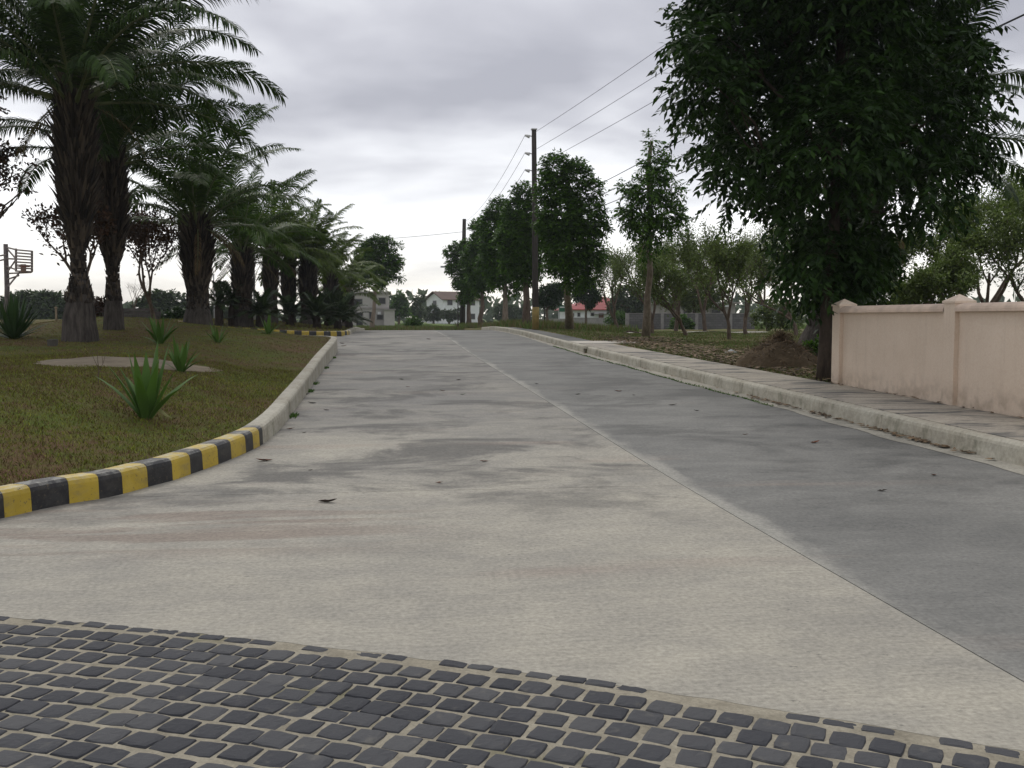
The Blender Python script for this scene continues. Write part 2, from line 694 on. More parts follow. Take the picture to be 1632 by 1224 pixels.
STONE, MORTAR = mat_stone(), mat_mortar()


def mat_pink():
    t = NT('pink_render', .85, .2)
    P = t.pos()
    a = t.noise(P, .9, 4, .6); st = t.noise(t.pos(3, 3, .22), 2.2, 5, .62); b = t.noise(P, 40, 4, .7)
    c = t.ramp(a, [(.3, (.64, .52, .405)), (.7, (.72, .595, .475))])
    c = t.mix(t.map(st, .52, .75, 0, .22), c, (.42, .33, .26))
    z = t.sep(P)[2]
    c = t.mix(t.math('MULTIPLY', t.map(z, .75, .35), t.map(t.noise(P, 5, 4), .4, .65, .1, .55)), c, (.30, .23, .17))
    c = t.mix(.35, c, t.ramp(b, [(.3, (.35, .35, .35)), (.7, (.65, .65, .65))]), 'OVERLAY')
    t.color(c); t.bump(b, .25, .004)
    return t.m


PINK = mat_pink()
COPING = plain('coping_plaster', (.62, .49, .39), .85, .2, .3, 5, bump=.2)


def mat_bark(name, lo, hi, sz=.35, scale=9):
    t = NT(name, .95, .1)
    n = t.noise(t.pos(1, 1, sz), scale, 5, .7, .3)
    t.color(t.ramp(n, [(.3, lo), (.7, hi)])); t.bump(n, .8, .03)
    return t.m


BARK = mat_bark('bark_brown', (.055, .04, .03), (.17, .13, .10))
BARK_PALE = mat_bark('bark_pale', (.13, .10, .075), (.30, .25, .20))
PALMBARK = mat_bark('palm_trunk', (.022, .018, .015), (.08, .064, .052), .25, 12)
PALMBASE = mat_bark('palm_root_fibre', (.022, .019, .017), (.105, .092, .08), .15, 11)
BOOT = mat_blade('palm_leaf_bases', [(.25, (.012, .010, .008)), (.55, (.032, .025, .019)), (.9, (.10, .078, .056))])
LEAF_DARK = leaf_mat('leaf_mahogany', (.009, .022, .006), (.032, .068, .013), .5, .16)
LEAF_MID = leaf_mat('leaf_roadside', (.018, .044, .008), (.085, .170, .020), .5, .28)
LEAF_OLIVE = leaf_mat('leaf_orchard', (.058, .085, .024), (.165, .215, .062), .6, .15)
LEAF_RED = leaf_mat('leaf_reddish', (.035, .022, .018), (.10, .055, .035), .6, .12)
LEAF_FAR = leaf_mat('leaf_far', (.038, .058, .030), (.080, .110, .045), .7, .08)
LEAF_PALM = leaf_mat('leaf_palm', (.016, .034, .009), (.050, .090, .018), .55, .2)
LEAF_PALM2 = leaf_mat('leaf_palm_yellowish', (.034, .058, .009), (.11, .155, .022), .55, .22)
LEAF_PALM3 = leaf_mat('leaf_palm_green', (.022, .046, .009), (.068, .118, .020), .55, .22)
LEAF_CYCAD = leaf_mat('leaf_cycad', (.016, .03, .012), (.042, .07, .022), .45, .08)
LEAF_SWORD = leaf_mat('leaf_sword', (.045, .095, .020), (.09, .165, .038), .45, .15)
LEAF_AGAVE = leaf_mat('leaf_agave', (.026, .052, .02), (.055, .10, .034), .45, .08)
RACHIS = plain('palm_rachis', (.10, .12, .045), .6)
TWIG = plain('dry_twig', (.10, .075, .055), .9)

# ------------------------------------------------------------------ ground sheet
def grid_mesh(xs, ys, zf, quad_keep=None):
    X, Y = np.meshgrid(xs, ys)
    Z = zf(X.ravel(), Y.ravel())
    V = np.stack([X.ravel(), Y.ravel(), Z], 1)
    nx, ny = len(xs), len(ys)
    i, j = np.meshgrid(np.arange(nx - 1), np.arange(ny - 1))
    a = (j * nx + i).ravel()
    F = np.stack([a, a + 1, a + nx + 1, a + nx], 1)
    return V, F


def ground_sheet(X, Y):
    X = np.asarray(X); Y = np.asarray(Y)
    road = base_z(X, Y) - .07
    vg = verge_z(X, Y)
    t = np.clip((X - (KX + .04)) / .08, 0, 1)
    return road * (1 - t) + vg * t


xs = np.r_[np.array([-3000, -1500, -800, -450, -250, -150, -100, -70]), np.arange(-50, -2, 1.5), np.arange(-2, 6.1, 1.0),
           [KX - .05, KX + .04, KX + .12, KX + .3], np.arange(7, 20, .5), np.arange(20, 50, 2), [60, 75, 100, 150, 250, 450, 800, 1500, 3000]]
ys = np.r_[np.array([-3000, -1000, -400, -150, -60, -20]), np.arange(-8, 10, 1.0), np.arange(10, 95, .75), np.arange(95, 140, 5),
           [150, 170, 200, 240, 290, 350, 420, 600, 1000, 2000, 4000]]
V, F = grid_mesh(xs, ys, ground_sheet)
o = mk('ground', V, F, [GROUND, FIELD], smooth=True)
cy_ = V[F].mean(1)
idx = np.where((cy_[:, 1] > 88) | (cy_[:, 0] < -60), 1, 0).astype(np.int32)
o.data.polygons.foreach_set('material_index', idx)
tag(o, 'grassy ground and field stretching to the horizon', 'ground', kind='structure')

# ------------------------------------------------------------------ paving circle (arc fitted to the paved edge)
pp = np.array([on_z(*p)[:2] for p in [(0, 983), (408, 1018), (816, 1068), (1224, 1128), (1632, 1197)]])
A = np.c_[2 * pp, np.ones(5)]
sol = np.linalg.lstsq(A, (pp ** 2).sum(1), rcond=None)[0]
PCX, PCY = sol[0], sol[1]
PR = math.sqrt(sol[2] + PCX ** 2 + PCY ** 2)


def arc_y(X):
    return PCY + np.sqrt(np.maximum(PR ** 2 - (np.asarray(X, float) - PCX) ** 2, .01))


# ------------------------------------------------------------------ road of concrete slabs
def slab(name, X0, X1, y0, y1, mat, parent, step=.6, dx=.8, top=0.0, thick=.06, zf=base_z):
    """a slab following the terrain; y0 / y1 a number or a function of X"""
    nx = max(2, int((X1 - X0) / dx) + 2)
    xx = np.linspace(X0, X1, nx)
    ya = y0(xx) if callable(y0) else np.full(nx, float(y0))
    yb = y1(xx) if callable(y1) else np.full(nx, float(y1))
    ny = max(2, int((yb - ya).max() / step) + 2)
    tt = np.linspace(0, 1, ny)
    Y = ya[None] * (1 - tt[:, None]) + yb[None] * tt[:, None]
    X = np.repeat(xx[None], ny, 0)
    Z = zf(X.ravel(), Y.ravel()).reshape(ny, nx) + top
    V = np.stack([X.ravel(), Y.ravel(), Z.ravel()], 1)
    i, j = np.meshgrid(np.arange(nx - 1), np.arange(ny - 1))
    a = (j * nx + i).ravel()
    F = [tuple(q) for q in np.stack([a, a + 1, a + nx + 1, a + nx], 1)]
    ring = list(range(nx)) + [k * nx + nx - 1 for k in range(1, ny)] + [(ny - 1) * nx + k for k in range(nx - 2, -1, -1)] + [k * nx for k in range(ny - 2, 0, -1)]
    low = V[ring].copy(); low[:, 2] -= thick
    o0 = len(V)
    V = np.vstack([V, low])
    n = len(ring)
    for k in range(n):
        F.append((ring[(k + 1) % n], ring[k], o0 + k, o0 + (k + 1) % n))
    return mk(name, V, F, mat, parent)


JX = 2.6
GAP = .0045
rbV, rbF = grid_mesh(np.r_[np.arange(-40, -2, 2), np.arange(-2, KX + .02, .9), KX + .03], np.arange(-2, 91, .75), lambda X, Y: base_z(X, Y) - .035)
cc = rbV[rbF].mean(1)
keep = (cc[:, 1] > arc_y(np.clip(cc[:, 0], PCX - PR + .1, PCX + PR - .1)) + .4) & ((cc[:, 0] > -15) | ((cc[:, 1] > 30) & (cc[:, 1] < 48)))
road = mk('road', rbV, rbF[keep], MATS['joint_fill'])
tag(road, 'two lane concrete road of cast slabs running to a low crest', 'road', kind='structure')
lj = [8.6, 14.8, 20.9, 27.0, 33.0, 39.2, 46.0, 52.5, 59.0, 66, 73, 80, 88]
rag = lambda x: arc_y(x) - .006 + .010 * np.sin(x * 9.1) * np.sin(x * 23 + 1) + .006 * np.sin(x * 61)
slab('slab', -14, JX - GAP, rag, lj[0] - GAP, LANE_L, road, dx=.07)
for a, b in zip(lj[:-1], lj[1:]):
    x0 = -3.6 if b < 34 else (-40 if a < 45.9 and b > 33 else -2.2)
    if a >= 46: x0 = -2.0
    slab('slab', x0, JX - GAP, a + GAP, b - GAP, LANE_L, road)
rj = [12.7, 18.8, 25.2, 31.4, 37.5, 43.6, 50, 56.4, 63, 70, 79, 88]
slab('slab', JX + GAP, KX + .02, rag, rj[0] - GAP, LANE_R, road, dx=.1)
for a, b in zip(rj[:-1], rj[1:]):
    slab('slab', JX + GAP, KX + .02, a + GAP, b - GAP, LANE_R, road)
# pale mortar gutter strip along the right kerb and ragged repair along the joint
GUTTER = concrete_road('gutter_mortar', (.37, .35, .29), (.22, .21, .18), .3, (60, 90, .1)).m
gy = np.arange(1.0, 62, .35)
ed = .28 + .025 * np.sin(gy * .7) + .02 * np.sin(gy * 2.9 + 1) + rng.normal(0, .025, len(gy)) - .12 * ss(30, 50, gy)
Vg = []
for y_, e_ in zip(gy, ed):
    Vg += [(KX - e_, y_, float(base_z(KX, y_)) + .005), (KX + .01, y_, float(base_z(KX, y_)) + .012)]
Fg = [(2 * k, 2 * k + 1, 2 * k + 3, 2 * k + 2) for k in range(len(gy) - 1)]
mk('gutter_strip', Vg, Fg, GUTTER, road)

# ------------------------------------------------------------------ sett paving
ang0 = math.atan2(4.2 - PCY, .5 - PCX)
rr = np.linspace(PR - 9, PR + .06, 30)
aa = np.linspace(ang0 - .34, ang0 + .42, 60)
V = [(PCX + r * math.cos(a), PCY + r * math.sin(a), -.0015) for r in rr for a in aa]
F = [(i * 60 + j, (i + 1) * 60 + j, (i + 1) * 60 + j + 1, i * 60 + j + 1) for i in range(29) for j in range(59)]
paving = mk('paving', V, F, MORTAR)
tag(paving, 'dark stone sett paving with pale mortar joints in the foreground', 'paving', kind='structure')


def sett_mesh(k):
    r = random.Random(100 + k)
    n = 12
    out = []
    for i in range(n):
        a = 2 * math.pi * (i + .5) / n
        p = 13.0
        c, s = math.cos(a), math.sin(a)
        q = (abs(c) ** p + abs(s) ** p) ** (-1 / p)
        q *= 1 + .07 * (r.random() - .5)
        out.append((q * c * .5, q * s * .5))
    V = []
    for sc_, z in ((1.0, -.03), (1.0, -.002), (.94, .003), (.7, .006 + .002 * (r.random() - .5))):
        for (x, y) in out:
            V.append((x * sc_, y * sc_, z + (.0035 * (r.random() - .5) if z > -.01 else 0) + x * .004 * (r.random() - .5)))
    V.append((0, 0, .007))
    F = []
    for L_ in range(3):
        for i in range(n):
            j = (i + 1) % n
            F.append((L_ * n + i, L_ * n + j, (L_ + 1) * n + j, (L_ + 1) * n + i))
    for i in range(n):
        F.append((3 * n + i, 3 * n + (i + 1) % n, 4 * n))
    return V, F


setts = [sett_mesh(k) for k in range(10)]
sett_me = [mesh_of('paving_stone', v, f, STONE, False) for v, f in setts]
PITCH_S = .134
rest = MB()
count = 0
for ring in range(40):
    r0 = PR - .035 - ring * PITCH_S
    depth = .119
    if ring == 0:
        r0, depth = PR - .030, .062
    nseg = int((aa[-1] - aa[0]) * r0 / PITCH_S)
    ph = rnd.random()
    for k in range(nseg):
        if ring == 0 and rnd.random() < .3:
            continue
        a = aa[0] + (k + ph) * PITCH_S / r0 + (rnd.random() - .5) * .012 / r0
        rad = r0 + (rnd.random() - .5) * .010 + .012 * math.sin(k * .35 + ring * .8)
        X, Y = PCX + rad * math.cos(a), PCY + rad * math.sin(a)
        v = np.array([X, Y, -EYE])
        dpt = v @ FW
        if dpt < .4:
            continue
        px, py = CX + FPX * (v @ RT) / dpt, CY - FPX * (v @ UP) / dpt
        m_ = rnd.randrange(10)
        w = .120 * (1 + .16 * (rnd.random() - .5)); h = depth * (1 + .15 * (rnd.random() - .5))
        rot = a + (rnd.random() - .5) * .13
        zz = (rnd.random() - .5) * .005 - (.003 if ring == 0 else 0)
        if -25 < px < 1660 and py < 1250 and count < 300:
            o = bpy.data.objects.new('paving_stone', sett_me[m_])
            link(o, paving)
            o.location = (X, Y, zz)
            o.rotation_euler = ((rnd.random() - .5) * .06, (rnd.random() - .5) * .06, rot)
            o.scale = (h, w, 1)
            count += 1
        else:
            c_, s_ = math.cos(rot), math.sin(rot)
            V, F = setts[m_]
            rest.add([(X + (x * h) * c_ - (y * w) * s_, Y + (x * h) * s_ + (y * w) * c_, z + zz) for x, y, z in V], F)
o = rest.build('paving_stones_around', STONE, paving, True)
o['kind'] = 'stuff'

# ------------------------------------------------------------------ kerbs
PROF = [(0, -.06), (.010, .150), (.020, .182), (.045, .202), (.075, .206), (.205, .203), (.208, -.06)]


def kerb_piece(path, zf, side, mat, parent, name='kerb_block', prof=PROF, rise=None):
    """path on the kerb face; side +1 puts the kerb on the left of the path"""
    p = np.asarray(path, float)
    t = np.gradient(p, axis=0); t /= np.linalg.norm(t, axis=1)[:, None]
    nrm = np.stack([-t[:, 1], t[:, 0]], 1) * side
    z = zf(p[:, 0], p[:, 1])
    V, m = [], len(prof)
    for i in range(len(p)):
        for (o_, h_) in prof:
            V.append((p[i, 0] + nrm[i, 0] * o_, p[i, 1] + nrm[i, 1] * o_, z[i] + h_ + (float(rise(p[i, 1])) if rise and h_ > 0 else 0)))
    F = []
    for i in range(len(p) - 1):
        for k in range(m - 1):
            q = (i * m + k, (i + 1) * m + k, (i + 1) * m + k + 1, i * m + k + 1)
            F.append(q if side < 0 else q[::-1])
    F.append(tuple(range(m))); F.append(tuple((len(p) - 1) * m + k for k in range(m - 1, -1, -1)))
    return mk(name, V, F, mat, parent)


def arclen(p):
    return np.r_[0, np.cumsum(np.hypot(*np.diff(p, axis=0).T))]


def cut(p, s0, s1, step=.12):
    s = arclen(p)
    n = max(3, int((s1 - s0) / step) + 1)
    t = np.linspace(s0, s1, n)
    return np.stack([np.interp(t, s, p[:, 0]), np.interp(t, s, p[:, 1])], 1)


kerb1 = empty('kerb', (0, 0, 0), label='curved kerb round the near lawn, end striped yellow and black', cat='kerb')
kerb1['kind'] = 'structure'
S1 = arclen(KERB1)
# where the stripes begin and end, from the foot of the stripes in the photo (right to left)
bx = [(419, 712), (407, 716), (397, 720), (386, 724), (368, 733), (349, 741), (326, 749), (305, 757), (276, 767), (243, 776), (204, 787), (164, 796), (119, 804), (70, 813), (16, 826)]
sb = []
for b in bx:
    q = on_z(*b, .02)[:2]
    sb.append(float(S1[np.argmin(np.hypot(*(KERB1 - q).T))]))
sb = np.array(sb)
reg = np.linspace(0, 1, len(sb)) * (sb[-1] - sb[0]) + sb[0]
sb = np.maximum.accumulate(.75 * sb + .25 * reg + np.arange(len(sb)) * 1e-3)
while sb[-1] < S1[-1] - .4:
    sb = np.r_[sb, sb[-1] + .32]
e = 0.0
while e < sb[0] - .3:
    e2 = min(e + 2.6, sb[0])
    if sb[0] - e2 < .8: e2 = sb[0]
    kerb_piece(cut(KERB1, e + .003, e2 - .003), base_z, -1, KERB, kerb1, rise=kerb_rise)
    e = e2
for i in range(len(sb) - 1):
    kerb_piece(cut(KERB1, sb[i] + .0008, sb[i + 1] - .0008, .08), base_z, -1, BLACK if i % 2 == 0 else YELLOW, kerb1, rise=kerb_rise)
kerb_piece(KERB1_BACK, base_z, -1, KERB, kerb1, rise=kerb_rise)

kerb2 = empty('kerb', (0, 0, 0), label='kerb of the far palm island, front striped yellow and black', cat='kerb')
kerb2['kind'] = 'structure'
S2 = arclen(KERB2)
kx = np.argmin(abs(KERB2[:, 0] + 9.4))
corner = S2[np.argmin(np.hypot(KERB2[:, 0] + 1.76, KERB2[:, 1] - 48.6))]
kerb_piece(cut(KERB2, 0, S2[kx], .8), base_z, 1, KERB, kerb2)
s_ = S2[kx]; i = 0
while s_ < corner:
    kerb_piece(cut(KERB2, s_ + .001, s_ + .329, .12), base_z, 1, YELLOW if i % 2 else BLACK, kerb2)
    s_ += .33; i += 1
while s_ < S2[-1] - .5:
    kerb_piece(cut(KERB2, s_ + .003, min(s_ + 3, S2[-1]) - .003, .5), base_z, 1, KERB, kerb2)
    s_ += 3

kerb3 = empty('kerb', (0, 0, 0), label='long bare concrete kerb along the right side of the road', cat='kerb')
kerb3['kind'] = 'structure'
PROF3 = [(0, -.06), (.012, .165), (.022, .198), (.05, .222), (.08, .226), (.16, .224), (.163, -.06)]
INLET = (31.2, 31.75)
edges = [-1.2, 1.9, 5.0, 8.3, 12.1, 16.1, 19.8, 23.5, 27.4, INLET[0]]
for a, b in zip(edges[:-1], edges[1:]):
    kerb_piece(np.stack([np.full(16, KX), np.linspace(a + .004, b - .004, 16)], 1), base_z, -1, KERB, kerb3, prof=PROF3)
edges = [INLET[1], 35, 38.5, 42, 45.5, 49, 52.5, 56, 59.5, 63, 67]
for a, b in zip(edges[:-1], edges[1:]):
    kerb_piece(np.stack([np.full(12, KX), np.linspace(a + .004, b - .004, 12)], 1), base_z, -1, KERB, kerb3, prof=PROF3)
zi = float(base_z(KX, 31.5))
MB().box(KX + .004, INLET[0] - .002, zi + .15, KX + .16, INLET[1] + .002, zi + .225).build('inlet_lintel', KERB, kerb3)
plain('inlet_dark', (.02, .02, .018), .95, .05)
MB().box(KX + .22, INLET[0] - .05, zi - .2, KX + .24, INLET[1] + .05, zi + .16).build('inlet_back', MATS['inlet_dark'], kerb3)

# ------------------------------------------------------------------ sidewalk slabs
side = empty('sidewalk', (0, 0, 0), label='stained concrete sidewalk between the kerb and the pink wall', cat='sidewalk')
side['kind'] = 'structure'
sy = -1.0


def walk_z(X, Y):
    return g(Y) + .232 + 0 * np.asarray(X)


WALLX = 7.68
while sy < 33.3:
    w_ = 1.42 if sy < 16 else 1.40 - .15 * ss(18, 33, sy)
    slab('sidewalk_slab', KX + .165, KX + w_, sy + .005, sy + 1.495, SIDEWALK, side, .75, .9, 0, .09, walk_z)
    sy += 1.5
SIDEPALE = plain('driveway_concrete', (.46, .43, .37), .9, .2, .2, 4, bump=.2)
slab('driveway_slab', KX + .165, KX + 2.3, 33.52, 35.2, SIDEPALE, side, .75, .9, 0, .09, walk_z)
DARKWALK = plain('weathered_walk', (.15, .15, .14), .95, .1, .35, 3, bump=.3)
sy = 35.2
while sy < 54:
    slab('sidewalk_slab', KX + .165, KX + 1.0 - .3 * ss(36, 54, sy), sy + .006, sy + 1.99, DARKWALK, side, .75, .9, -.004, .09, walk_z)
    sy += 2

# ------------------------------------------------------------------ lawns
def lawn_mesh(name, poly, zf, mat, inset):
    p = np.asarray(poly)
    xs_ = np.arange(p[:, 0].min() - .5, p[:, 0].max() + .5, .25)
    ys_ = np.arange(p[:, 1].min() - .5, p[:, 1].max() + .5, .25)
    X, Y = np.meshgrid(xs_, ys_)
    P = np.stack([X.ravel(), Y.ravel()], 1)
    ins = inside(P, p)
    d = dist_poly(P, p[::2])
    sd_ = np.where(ins, d, -d)
    Z = zf(P[:, 0], P[:, 1])
    # outside of the kerb line drop below the paving
    Z = np.where(sd_ < inset * .5, base_z(P[:, 0], P[:, 1]) - .12, Z)
    V = np.stack([P[:, 0], P[:, 1], Z], 1)
    nx = len(xs_)
    i, j = np.meshgrid(np.arange(nx - 1), np.arange(len(ys_) - 1))
    a = (j * nx + i).ravel()
    F = np.stack([a, a + 1, a + nx + 1, a + nx], 1)
    F = F[(sd_[F] > .09).all(1)]
    # rim ring that closes the gap between the grid and the kerb's back
    return V, F


def lawn_fill(name, poly, zf, mat, label, off=.14, rings=(0, .12, .3, .6, 1.0, 1.5, 2.1, 2.8, 3.6, 4.4, 5.2)):
    """concentric rings from the kerb's back inwards, then a fan grid for the middle"""
    p = resample(np.vstack([poly, poly[:1]]), .35)[:-1]
    cen = np.array([(p[:, 0].min() + p[:, 0].max()) / 2, (p[:, 1].min() + p[:, 1].max()) / 2])
    V, F = [], []
    n = len(p)
    t = np.roll(p, -1, 0) - np.roll(p, 1, 0); t /= np.linalg.norm(t, axis=1)[:, None]
    area = np.sum(p[:, 0] * np.roll(p[:, 1], -1) - np.roll(p[:, 0], -1) * p[:, 1])
    nin = np.stack([-t[:, 1], t[:, 0]], 1) * (1 if area > 0 else -1)
    rim = p + nin * off
    prev = None
    return rim


def triangulated_lawn(name, poly, zf, mat, label, off=.19, res=.3):
    import bmesh
    p = resample(np.vstack([poly, poly[:1]]), .3)[:-1]
    t = np.roll(p, -1, 0) - np.roll(p, 1, 0); t /= np.linalg.norm(t, axis=1)[:, None]
    area = np.sum(p[:, 0] * np.roll(p[:, 1], -1) - np.roll(p[:, 0], -1) * p[:, 1])
    nin = np.stack([-t[:, 1], t[:, 0]], 1) * (1 if area > 0 else -1)
    rim = p + nin * off
    from mathutils.geometry import delaunay_2d_cdt
    xs_ = np.arange(p[:, 0].min(), p[:, 0].max(), res)
    ys_ = np.arange(p[:, 1].min(), p[:, 1].max(), res)
    X, Y = np.meshgrid(xs_, ys_)
    P = np.stack([X.ravel(), Y.ravel()], 1) + rng.uniform(-.06, .06, (X.size, 2))
    ok = inside(P, rim)
    P = P[ok]; P = P[dist_poly(P, rim) > .12]
    pts = np.vstack([rim, P])
    n = len(rim)
    res_ = delaunay_2d_cdt([Vector(q) for q in pts], [(i, (i + 1) % n) for i in range(n)], [list(range(n))], 1, 1e-6)
    vv = np.array([tuple(v) for v in res_[0]])
    Z = zf(vv[:, 0], vv[:, 1])
    V = np.c_[vv, Z]
    o = mk(name, V, [tuple(f) for f in res_[2]], mat, smooth=True)
    # faces up
    if o.data.polygons[0].normal.z < 0:
        o.data.flip_normals()
    tag(o, label, 'lawn', kind='structure')
    return o


triangulated_lawn('lawn', LAWN1, lawn1_z, LAWN, 'brownish green lawn mound behind the striped kerb')
triangulated_lawn('lawn', LAWN2, lawn2_z, LAWN, 'far lawn island planted with palms and cycads', res=.8)


def blades(name, P, Z, h, w, mat, label, lean=.6, cat='grass'):
    n = len(P)
    a = rng.uniform(0, 2 * np.pi, n)
    dx, dy = np.cos(a), np.sin(a)
    hh = h * rng.uniform(.5, 1.3, n); ww = w * rng.uniform(.6, 1.3, n)
    ln = rng.uniform(-lean, lean, (n, 2)) * hh[:, None]
    b = np.c_[P, Z - .004]
    V = np.empty((n, 3, 3))
    V[:, 0] = b - np.c_[dx * ww, dy * ww, np.zeros(n)] / 2
    V[:, 1] = b + np.c_[dx * ww, dy * ww, np.zeros(n)] / 2
    V[:, 2] = b + np.c_[ln, hh]
    F = np.arange(n * 3).reshape(n, 3)
    o = mk(name, V.reshape(-1, 3), F, mat)
    return tag(o, label, cat, kind='stuff')


def wedge(n, x0, x1, Y0, Y1, power=1.0):
    """random points, more of them near the camera"""
    u = rng.uniform(0, 1, n) ** power
    Y = Y0 + (Y1 - Y0) * u
    return np.stack([rng.uniform(x0, x1, n), Y], 1)


P = np.vstack([wedge(150000, -9.5, -1.3, 6.5, 20, 1.1), wedge(70000, -13, -1.6, 18, 39)])
P = P[inside(P, LAWN1)]; P = P[dist_poly(P, LAWN1[::4]) > .215]
sandc = hit(192, 575)
SRX = 132 * sandc[1] / FPX
P = P[(np.hypot((P[:, 0] - sandc[0]) / SRX, (P[:, 1] - sandc[1]) / 1.15) + .12 * np.sin(P[:, 0] * 6)) > 1]
blades('grass', P, lawn1_z(P[:, 0], P[:, 1]), .036, .011, BLADE, 'short patchy brown and green grass on the near lawn', .9)
P = wedge(14000, -14, -1.9, 46.8, 80, 1.2); P = P[inside(P, LAWN2)]; P = P[dist_poly(P, LAWN2[::2]) > .2]
blades('grass', P, lawn2_z(P[:, 0], P[:, 1]), .08, .04, BLADE, 'short grass on the far palm island')

# pale sandy patch in the lawn
SAND = plain('sandy_soil', (.21, .175, .125), .95, .1, .3, 8, bump=.3)
n = 40
Vs, Fs = [], []
for ri, rr_ in enumerate((0.001, .45, .8, 1.0)):
    for k in range(n):
        a = 2 * math.pi * k / n
        q = rr_ * (1 + (.10 * math.sin(3 * a + 1) + .06 * math.sin(7 * a)) * (rr_ > .5))
        x, y = sandc[0] + SRX * q * math.cos(a), sandc[1] + 1.15 * q * math.sin(a)
        Vs.append((x, y, float(lawn1_z(x, y)[0]) + .022 - .02 * (ri == 3)))
for ri in range(3):
    for k in range(n):
        Fs.append((ri * n + k, (ri + 1) * n + k, (ri + 1) * n + (k + 1) % n, ri * n + (k + 1) % n))
o = mk('bare_soil', Vs, Fs, SAND, smooth=True)
tag(o, 'pale oval patch of bare sandy soil in the lawn', 'soil', kind='structure')

# right-hand verge: grass, weeds and leaf litter
P = np.vstack([wedge(60000, 7.4, 17, 12, 34, 1.0), wedge(55000, 6.9, 26, 33, 62, 1.2)])
P = P[(P[:, 0] > KX + 1.45 - .4 * ss(33, 36, P[:, 1])) & ~((P[:, 0] < 8.0) & (P[:, 1] < 16.9)) & ~((P[:, 0] < KX + 2.35) & (P[:, 1] > 33) & (P[:, 1] < 35.5))]
blades('grass', P, verge_z(P[:, 0], P[:, 1]), .085, .022, WEED, 'dry yellowish grass on the verge right of the road', .9)
P = np.vstack([wedge(5000, 6.9, 12, 50, 66), wedge(16000, 6.9, 16, 62, 92), wedge(9000, -2.5, 8, 82, 95)])
Z = np.where(P[:, 0] > KX, verge_z(P[:, 0], P[:, 1]), base_z(P[:, 0], P[:, 1]) - .06)
blades('grass', P, Z, .42, .06, WEED, 'tall weeds on the verge near the crest', .5)
P = wedge(42000, -40, 60, 88, 190, 1.6)
blades('grass', P, g(P[:, 1]) + 0 * P[:, 0], .26, .10, mat_blade('field_grass', [(.3, (.09, .11, .03)), (.6, (.10, .16, .035)), (.85, (.15, .21, .05))]), 'bright green field grass beyond the crest', .5)


def litter(name, P, Z, size, label):
    n = len(P)
    a = rng.uniform(0, 2 * np.pi, n); tl = rng.uniform(-.5, .5, (n, 2)); s_ = size * rng.uniform(.6, 1.4, n)
    c, s = np.cos(a), np.sin(a)
    out = np.empty((n, 4, 3))
    for k, (u, v, w) in enumerate(((-1, 0, 0), (0, -.42, .12), (1, 0, .22), (0, .42, .12))):
        x, y = u * s_, v * s_
        out[:, k, 0] = P[:, 0] + x * c - y * s
        out[:, k, 1] = P[:, 1] + x * s + y * c
        out[:, k, 2] = Z + .012 + abs(w * s_ + tl[:, 0] * x * .5 + tl[:, 1] * y * .5)
    o = mk(name, out.reshape(-1, 3), np.arange(n * 4).reshape(n, 4), LITTER)
    return tag(o, label, 'leaf litter', kind='stuff')


c0 = hit(1190, 590); c1 = hit(1060, 560)
u = rng.uniform(0, 1, 6500)[:, None]
P = (1 - u) * np.array([8.1, 17.2]) + u * np.array([9.4, 38]) + rng.normal(0, 1, (6500, 2)) * np.array([.9, 1.4])
P = P[(P[:, 0] > KX + 1.42) & (P[:, 1] > 16.9)]
litter('leaf_litter', P, verge_z(P[:, 0], P[:, 1]) + .05 * rng.random(len(P)), .075, 'brown dead leaves scattered over the right verge')
ys_ = np.r_[rng.normal(15.8, .5, 90), rng.normal(13.7, .35, 40), rng.normal(11.3, .7, 110), rng.uniform(6, 45, 120)]
P = np.stack([KX - np.abs(rng.normal(.02, .06, len(ys_))) - .02, ys_], 1)
litter('leaf_litter', P, base_z(P[:, 0], P[:, 1]) + .01, .05, 'dead leaves gathered in the gutter along the right kerb')
ys_ = rng.uniform(9, 17.5, 60)
P = np.stack([WALLX - .05 - np.abs(rng.normal(0, .05, 60)), ys_], 1)
litter('leaf_litter', P, g(P[:, 1]) + .232, .05, 'dead leaves along the foot of the pink wall')
# green weeds in the gutter crack and along the left kerb
n = 1600
ys_ = rng.uniform(15, 36, n); P = np.stack([KX - .285 - .025 * np.sin(ys_ * .7) - .02 * np.sin(ys_ * 2.9 + 1) + rng.normal(0, .012, n), ys_], 1)
blades('weed', P, base_z(P[:, 0], P[:, 1]) + .004, .035, .02, LEAF_SWORD, 'thin line of green weeds in the gutter crack', .9, 'weed')
n = 500
ys_ = np.concatenate([rng.normal(c_, .12, 100) for c_ in (14.5, 18.5, 20.2, 25.0, 29.5)])
xk = np.interp(-ys_, -KERB1[:, 1], KERB1[:, 0])
P = np.stack([xk + np.abs(rng.normal(.03, .03, n)), ys_], 1)
blades('weed', P, base_z(P[:, 0], P[:, 1]) + .004, .04, .02, LEAF_SWORD, 'small weeds at the foot of the left kerb', .9, 'weed')

